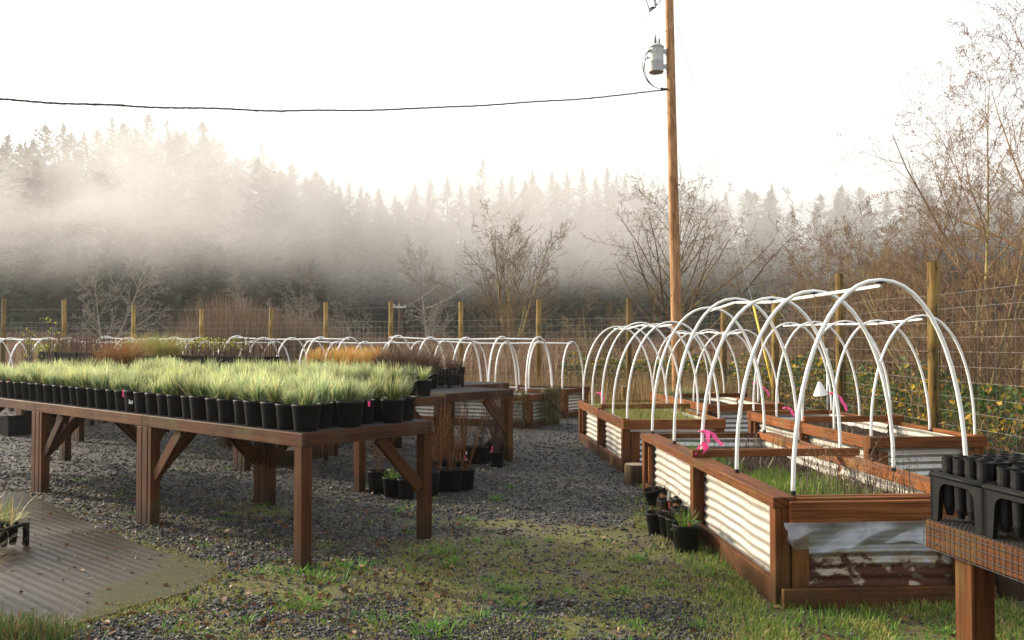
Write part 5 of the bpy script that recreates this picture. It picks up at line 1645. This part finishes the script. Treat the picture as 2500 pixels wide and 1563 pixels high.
m = MB(); m.box((-.045, -.045, -.1), (.045, .045, .62), .005); m.build("body", W['post'], o_); m = MB(); m.box((-.047, -.047, .60), (.047, .047, .635), .006); m.build("cap", W['endgrain'], o_)

def crate(p, rz, sx, sy, h, mat, label):
    o_ = empty("storage_crate", p, rz, label, "crate"); m = MB()
    for x in (0, sx - .012): m.box((x, 0, 0), (x + .012, sy, h), .003)
    for y in (0, sy - .012): m.box((.0125, y, 0.001), (sx - .0125, y + .012, h - .001), .003)
    m.box((.0125, .0125, .004), (sx - .0125, sy - .0125, .014), .002)
    m.build("shell", W[mat], o_)
    m = MB()
    for i in range(7): m.box((sx * (i + .4) / 7, -.006, .02), (sx * (i + .7) / 7, -.0005, h - .03), .002)
    m.box((-.008, -.008, h - .022), (sx + .008, -.001, h + .004), .003); m.build("ribs", W[mat], o_)
    return o_
crate(gp(20, 1064), rad(50), .55, .38, .28, 'cell', "dark crate under the benches at the left edge")
crate(gp(58, 1052), rad(46), .5, .38, .30, 'cell', "second dark crate under the benches, right of the first at the left edge")

# low black planter with strap leaves on the concrete
pc = gp(-25, 1350)
o_ = empty("planter_tray", (pc.x - .33, pc.y, .008), rad(-14), "low black planter tray with fading strap leaves on the concrete", "planter")
m = MB()
for x, y in ((0, 0), (.42, 0), (0, .26), (.42, .26)): m.box((x, y, 0), (x + .035, y + .035, .17), .004)
m.box((.036, .004, .15), (.419, .03, .17), .003); m.box((.036, .265, .15), (.419, .29, .17), .003); m.box((.424, .036, .15), (.45, .259, .17), .003); m.box((.004, .036, .15), (.03, .259, .17), .003)
m.build("frame", W['rack'], o_)
for i in range(5):
    for j in range(3):
        m = MB(); m.lathe([(0, .02), (.022, .02), (.036, .16), (.038, .178), (.034, .178)], 12, (.07 + .075 * i, .07 + .08 * j, 0)); m.build("cell_pot", W['white'] if False else W['yellow'] if j == 0 and False else W['rack'], o_)
link("leaves", clump(rk, 150, .2, .22, .75, .9, .016, 'strapleaf', "leaves", .165, 5), o_, (.24, .15, 0))
p = gp(20, 1580); o_ = empty("heather_bush", (p.x, p.y, 0), 0, "low green and reddish heather bush at the bottom left corner", "bush")
b = rk.normal(0, 1, (1900, 3)) * [.13, .09, 0]; b[:, 2] = .02
V, Q, U = blades(rk, b, rk.uniform(0, 6.28, 1900), rk.uniform(.05, .13, 1900), np.abs(rk.normal(0, .45, 1900)), rk.normal(.1, .4, 1900), .006, 3, .5)
link("foliage", np_mesh("foliage", V, Q, U, W['heather']), o_)
p = gp(20, 1465); b = rk.normal(0, 1, (260, 3)) * [.05, .05, 0]
V, Q, U = blades(rk, b, rk.uniform(-.5, .9, 260), rk.uniform(.25, .5, 260), np.abs(rk.normal(.7, .25, 260)), rk.uniform(.2, .8, 260), .0035, 4, .3)
o_ = link("wispy_grass", np_mesh("wispy_grass", V, Q, U, W['straw']), None, (p.x - .38, p.y, .008)); tag(o_, "wispy grey grass leaning over the concrete at the left edge", "grass tuft")

# ------------------------------------------------------------------ ground cover: gravel stones, moss, weeds, leaves
rgc = np.random.RandomState(55)
def scatter(n, y0, y1, pw=1.0, pxr=(-380, 2700)):
    t = rgc.rand(n); yy = 1 / (1 / y0 + (1 / y1 - 1 / y0) * t ** pw)
    xx = (rgc.uniform(*pxr, n) - CX) / F * yy
    ok = ~in_slab(xx, yy)
    for b_, W_, L in ((B1, 1.27, 3.42), (B2, 1.18, 3.15), (B3, 1.15, 2.95), (B4, 1.12, 2.95)):
        a = b_.rotation_euler.z; dx, dy = xx - b_.location.x, yy - b_.location.y
        lx, ly = dx * math.cos(a) + dy * math.sin(a), -dx * math.sin(a) + dy * math.cos(a)
        ok &= ~((lx > .03) & (lx < W_ - .03) & (ly > .0) & (ly < L))
    return xx[ok], yy[ok]
xx, yy = scatter(145000, 2.7, 19)
g = gravel_mask(xx, yy); kp = rgc.rand(len(xx)) < g * .9 + .05; xx, yy = xx[kp], yy[kp]; n = len(xx)
cube = np.array([(-1, -1, -1), (1, -1, -1), (1, 1, -1), (-1, 1, -1), (-1, -1, 1), (1, -1, 1), (1, 1, 1), (-1, 1, 1)], float)
cq = np.array([(0, 3, 2, 1), (4, 5, 6, 7), (0, 1, 5, 4), (1, 2, 6, 5), (2, 3, 7, 6), (3, 0, 4, 7)])
P = cube[None] * (1 + rgc.uniform(-.5, .35, (n, 8, 3))) * (rgc.uniform(.0026, .0072, n) * (.8 + .085 * yy))[:, None, None] * np.stack([rgc.uniform(.8, 1.5, n), rgc.uniform(.8, 1.4, n), rgc.uniform(.45, .9, n)], 1)[:, None]
a = rgc.uniform(0, 6.28, n); ca, sa = np.cos(a)[:, None], np.sin(a)[:, None]; tl = rgc.normal(0, .5, n)[:, None]
x_, y_, z_ = P[..., 0], P[..., 1], P[..., 2]
y_, z_ = y_ * np.cos(tl) - z_ * np.sin(tl), y_ * np.sin(tl) + z_ * np.cos(tl)
P = np.stack([x_ * ca - y_ * sa + xx[:, None], x_ * sa + y_ * ca + yy[:, None], z_ + zground(xx, yy)[:, None] + .004], 2)
uvs_ = np.repeat(np.stack([rgc.rand(n), np.zeros(n)], 1), 8, 0)
k = Mat("blue_grey_gravel"); s = k.sep(k.uv())
k.bsdf(k.ramp(s[0], [(0, (.012, .0123, .0135)), (.6, (.036, .034, .0338)), (.9, (.082, .077, .072)), (1, (.19, .175, .155))]), .68, spec=.3)
o_ = link("gravel", np_mesh("gravel", P.reshape(-1, 3), (cq[None] + 8 * np.arange(n)[:, None, None]).reshape(-1, 4), uvs_, k.m)); tag(o_, "loose blue-grey gravel stones", "gravel", kind="stuff")

xx, yy = scatter(300000, 2.7, 15)
g = gravel_mask(xx, yy); cl = vnoise(xx, yy, 41, .55) * .6 + vnoise(xx, yy, 42, .17) * .5
kp = rgc.rand(len(xx)) < (1 - g * .8) * sstep(.38, .58, cl) * 1.3; xx, yy = xx[kp], yy[kp]; n = len(xx)
V, Q, U = blades(rgc, np.stack([xx, yy, zground(xx, yy)], 1), rgc.uniform(0, 6.28, n), rgc.uniform(.006, .022, n) * (1 + 1.2 * sstep(.9, 1.4, xx)), np.abs(rgc.normal(0, .7, n)), rgc.normal(.3, .5, n), .0042 + .0004 * yy, 2, .4)
o_ = link("moss", np_mesh("moss", V, Q, U, W['moss'])); tag(o_, "short moss and turf over the yard", "ground cover", kind="stuff")
n = 9000
idx = rgc.randint(len(sp), size=n); t = rgc.rand(n)
ax_ = np.array([q.x for q in sp]); ay_ = np.array([q.y for q in sp]); j_ = (idx + 1) % len(sp)
xx = ax_[idx] * (1 - t) + ax_[j_] * t + rgc.normal(0, .07, n); yy = ay_[idx] * (1 - t) + ay_[j_] * t + rgc.normal(0, .09, n)
ok = (vnoise(xx, yy, 47, .3) > .42) & (yy > 2.8); xx, yy = xx[ok], yy[ok]; n = len(xx)
V, Q, U = blades(rgc, np.stack([xx, yy, np.full(n, -.005)], 1), rgc.uniform(0, 6.28, n), rgc.uniform(.005, .022, n), np.abs(rgc.normal(0, .8, n)), rgc.normal(.3, .5, n), .006, 2, .4)
o_ = link("edge_moss", np_mesh("edge_moss", V, Q, U, W['moss'])); tag(o_, "moss and short grass creeping over the concrete edge", "ground cover", kind="stuff")
# greener, longer grass along the foot of the nearest bed
n = 5200
xx = np.where(rgc.rand(n) < .55, 1.45 - np.abs(rgc.normal(0, .22, n)), rgc.uniform(1.4, 3.3, n)); yy = rgc.uniform(4.0, 8.2, n)
yy = np.where(xx > 1.45, 4.93 - np.abs(rgc.normal(0, .45, n)), yy); ok = vnoise(xx, yy, 44, .3) > .35; xx, yy = xx[ok], yy[ok]; n = len(xx)
V, Q, U = blades(rgc, np.stack([xx, yy, zground(xx, yy)], 1), rgc.uniform(0, 6.28, n), rgc.uniform(.02, .075, n), np.abs(rgc.normal(0, .6, n)), rgc.normal(.4, .5, n), .0055, 3, .3)
o_ = link("grass", np_mesh("grass", V, Q, U, W['greengrass'])); tag(o_, "longer green grass at the foot of the nearest bed", "grass", kind="stuff")
# weed rosettes
cx, cy_ = scatter(2300, 3.0, 13, 1.0)
g = gravel_mask(cx, cy_); kp = rgc.rand(len(cx)) < (1 - .8 * g); cx, cy_ = cx[kp], cy_[kp]
ext = np.array([(p_.x, p_.y) for p_ in (gp(770, 1415), (gp(745, 1395)), gp(820, 1425), gp(850, 1380), gp(640, 1395), gp(760, 1478), gp(730, 1470), gp(1045, 1535), gp(1180, 1505), gp(1260, 1470), gp(940, 1520), gp(1060, 1545), gp(985, 1235), gp(870, 1382), gp(1100, 1345), gp(1030, 1352))])
cx = np.concatenate([cx, ext[:, 0]]); cy_ = np.concatenate([cy_, ext[:, 1]])
R0 = np.concatenate([rgc.uniform(.25, 1.0, len(cx) - len(ext)) ** 1.7, np.full(len(ext), 1.3)])
bs, az_, hh, ww = [], [], [], []
for x, y, s_ in zip(cx, cy_, R0):
    m_ = max(5, int(rgc.uniform(22, 60) * s_))
    off = rgc.normal(0, .045 * s_, (m_, 2))
    bs.append(np.stack([x + off[:, 0], y + off[:, 1], np.full(m_, float(zground(x, y)))], 1)); az_.append(np.arctan2(off[:, 1], off[:, 0]) + rgc.normal(0, .6, m_)); hh.append(rgc.uniform(.02, .062, m_) * s_); ww.append(rgc.uniform(.004, .011, m_) * (.5 + .5 * s_))
bs = np.concatenate(bs); n = len(bs)
V, Q, U = blades(rgc, bs, np.concatenate(az_), np.concatenate(hh), rgc.uniform(.2, 1.1, n), rgc.uniform(.2, .9, n), np.concatenate(ww), 4, .3)
o_ = link("weeds", np_mesh("weeds", V, Q, U, W['weeds'])); tag(o_, "bright green weed tufts across the yard", "weeds", kind="stuff")
n = 900
xx = rgc.uniform(-4.2, -1.7, n); yy = rgc.uniform(4.2, 8.2, n); ok = in_slab(xx, yy); xx, yy = xx[ok], yy[ok]; n = len(xx)
V, Q, U = leafquads(rgc, np.stack([xx, yy, np.full(n, .012)], 1), rgc.uniform(.008, .034, n) * (rgc.rand(n) < .5) + .008, .25)
o_ = link("path_litter", np_mesh("path_litter", V, Q, U, W['litter'])); tag(o_, "bits of leaf and grit lying on the concrete", "leaves", kind="stuff")
xx, yy = scatter(5200, 3.0, 12)
kp = rgc.rand(len(xx)) < (.22 + .78 * ((xx < -.4) & (yy > 4.5))); xx, yy = xx[kp], yy[kp]
V, Q, U = leafquads(rgc, np.stack([xx, yy, zground(xx, yy) + .012], 1), rgc.uniform(.02, .065, len(xx)), .25)
o_ = link("fallen_leaves", np_mesh("fallen_leaves", V, Q, U, W['litter'])); tag(o_, "brown fallen leaves on the yard", "leaves", kind="stuff")
